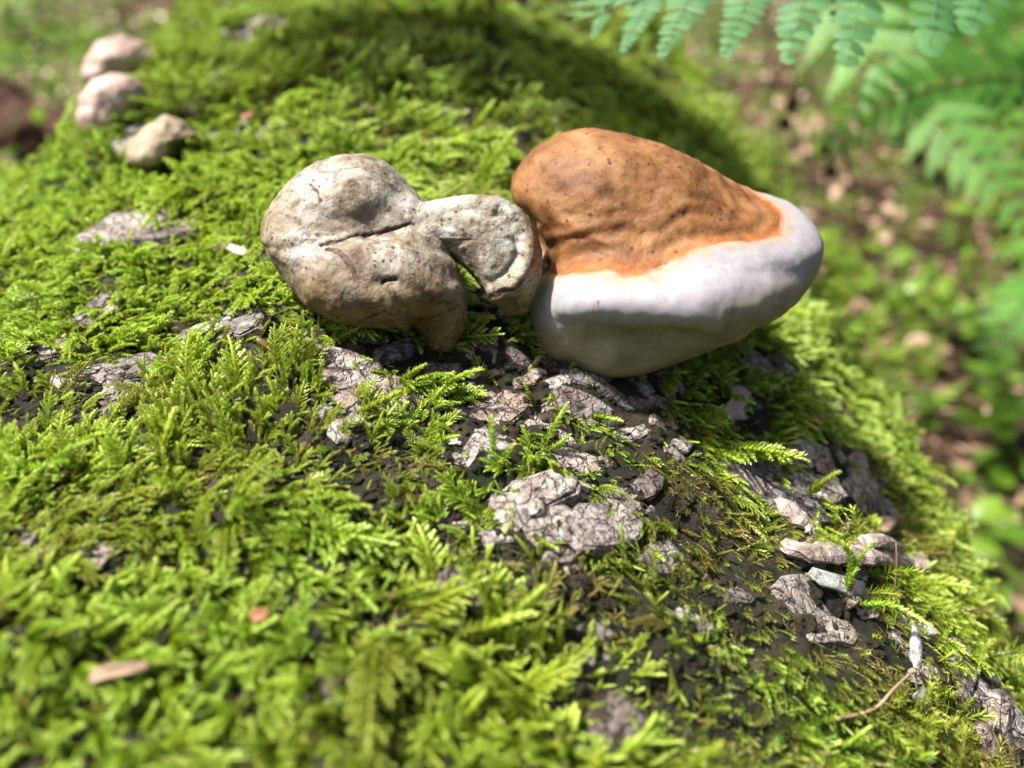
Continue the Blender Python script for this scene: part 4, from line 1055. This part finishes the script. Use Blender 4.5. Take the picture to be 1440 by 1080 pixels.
def withered():
    g0 = ground_hit(1210, 330); d = .95
    path = bezier([g0, pt(1195, 240, d), pt(1150, 150, d - .03), pt(1128, 70, d - .05)], 20); root = empty('withered_plant', g0)
    tag(root, 'dark withered plant with drooping curled leaves beside the brown cap', 'plant')
    v, f = tube(path - g0, np.linspace(.003, .0012, 20), 6); link('stem', mesh_of('stem', v, f, [M_WITHER]), root)
    for k, (x, y, L) in enumerate([(1112, 128, 34), (1104, 160, 28), (1160, 190, 40), (1168, 228, 30), (1228, 160, 26), (1290, 205, 30), (1318, 232, 24)]):
        a = path[int(19 - k * 2.2)] - g0; b = pt(x, y, d - .02) - g0
        v, f = tube(bezier([a, (a + b) / 2 + [0, 0, .015], b], 6), .0009, 5); V, Fc, R = list(v), list(f), [.1] * len(v)
        leaf_mesh(V, Fc, R, b, unit(np.array([.15, .1, -1.0])), unit(np.array([1, .4 * (-1) ** k, .1])), L * d / F * 1.0, L * d / F * .7, .5, .5, 6)
        link('leaf', mesh_of('leaf', np.array(V), [tuple(q) for q in Fc], [M_WITHER]), root)
withered()
def strip(label, px_path, rad, mat, lift, name='split_wood_strip', cat='wood', flat=.5, seed=0):
    r = random.Random(seed); h0 = hit(*px_path[len(px_path) // 2]); pts = []
    for k, (x, y) in enumerate(px_path):
        h = hit(x, y); pts.append(h[0] + h[1] * (lift[k] if hasattr(lift, '__len__') else lift))
    path = bezier(pts, 26); n = len(path); rr = np.array([rad * (.5 + .5 * math.sin(math.pi * min(1, (k + 1) / n * 1.0)) ** .4) * r.uniform(.8, 1.15) for k in range(n)]); rr[-1] *= .4; rr[0] *= .5
    v, f = tube(path - h0[0], rr, 10)
    nn = h0[1]; c = np.repeat(path - h0[0], 10, 0); d = v - c; v = c + d - nn * (d @ nn)[:, None] * (1 - flat)
    v = v + np.array([[r.uniform(-1, 1) for _ in range(3)] for _ in v]) * rad * .13
    o = link(name, mesh_of(name, v, f, [mat], smooth=False), loc=h0[0]); return tag(o, label, cat)
strip('pale split wood strip lying across the mossy slope of the log', [(1095, 775), (1135, 784), (1180, 792), (1225, 795), (1262, 798), (1298, 806)], .0045, M_WOOD, [.003, .005, .006, .006, .005, .003], flat=.55, seed=1)
strip('short raised wood splinter just above the pale strip', [(1180, 778), (1215, 778), (1252, 780)], .0030, M_WOOD, [.006, .009, .006], flat=.6, seed=2)
strip('long smooth grey wood strip running beside the cracked bark slab', [(1012, 648), (1040, 672), (1080, 700), (1120, 728), (1150, 756)], .0050, M_WOOD, .001, flat=.4, seed=3)
def wire(name, label, cat, pts, rad, mat, n=24):
    b = pts[0]; v, f = tube(bezier(pts, n) - b, np.linspace(rad, rad * .5, n), 6)
    o = link(name, mesh_of(name, v, f, [mat]), loc=b); return tag(o, label, cat)
def on(x, y, l=0.0):
    h = hit(x, y); return h[0] + h[1] * l
wire('twig', 'thin curved straw coloured twig below the white crescent', 'twig', [on(1170, 1012, .002), on(1205, 1004, .006), on(1228, 978, .008), on(1262, 962, .007), on(1282, 975, .002)], .0006, M_TAN)
h_ = hit(1262, 845); wire('twig', 'thin dark upright stalk beside the pale wood strip', 'twig', [h_[0] - h_[1] * .002, pt(1259, 815, h_[2] - .001), pt(1261, 790, h_[2] - .002), pt(1260, 764, h_[2] - .002)], .0006, M_TWIG)
h_ = hit(1202, 860); wire('twig', 'thin reddish moss stalk under the tall loose sprig', 'twig', [h_[0] - h_[1] * .002, pt(1199, 835, h_[2] - .004), pt(1202, 810, h_[2] - .006), pt(1203, 785, h_[2] - .006)], .0004, M_RUST)
h_ = hit(372, 690); wire('twig', 'tiny pale seed husk stuck upright in the moss', 'twig', [h_[0], pt(371, 680, h_[2] - .005), pt(370, 657, h_[2] - .006)], .0012, M_TAN, 8)
gp = ground_hit(1430, 500); dpt = (gp - CAM) @ FWD
wire('dry_stalk', 'straw coloured dry stalk leaning over the forest floor', 'grass', [gp, pt(1415, 440, dpt - .02), pt(1395, 380, dpt - .04), pt(1375, 300, dpt - .05)], .004, M_TAN)
k_ = [np.argmin(np.where(CONK_F, np.hypot(project(CONK_P)[0] - x, project(CONK_P)[1] - y), 1e9)) for x, y in ((840, 420), (835, 436), (828, 462), (822, 485), (818, 508))]
wire('hair_strand', 'fine dark hair stuck to the white underside of the bracket', 'hair', [CONK_P[k] - FWD * .0004 for k in k_], .00013, M_TWIG)
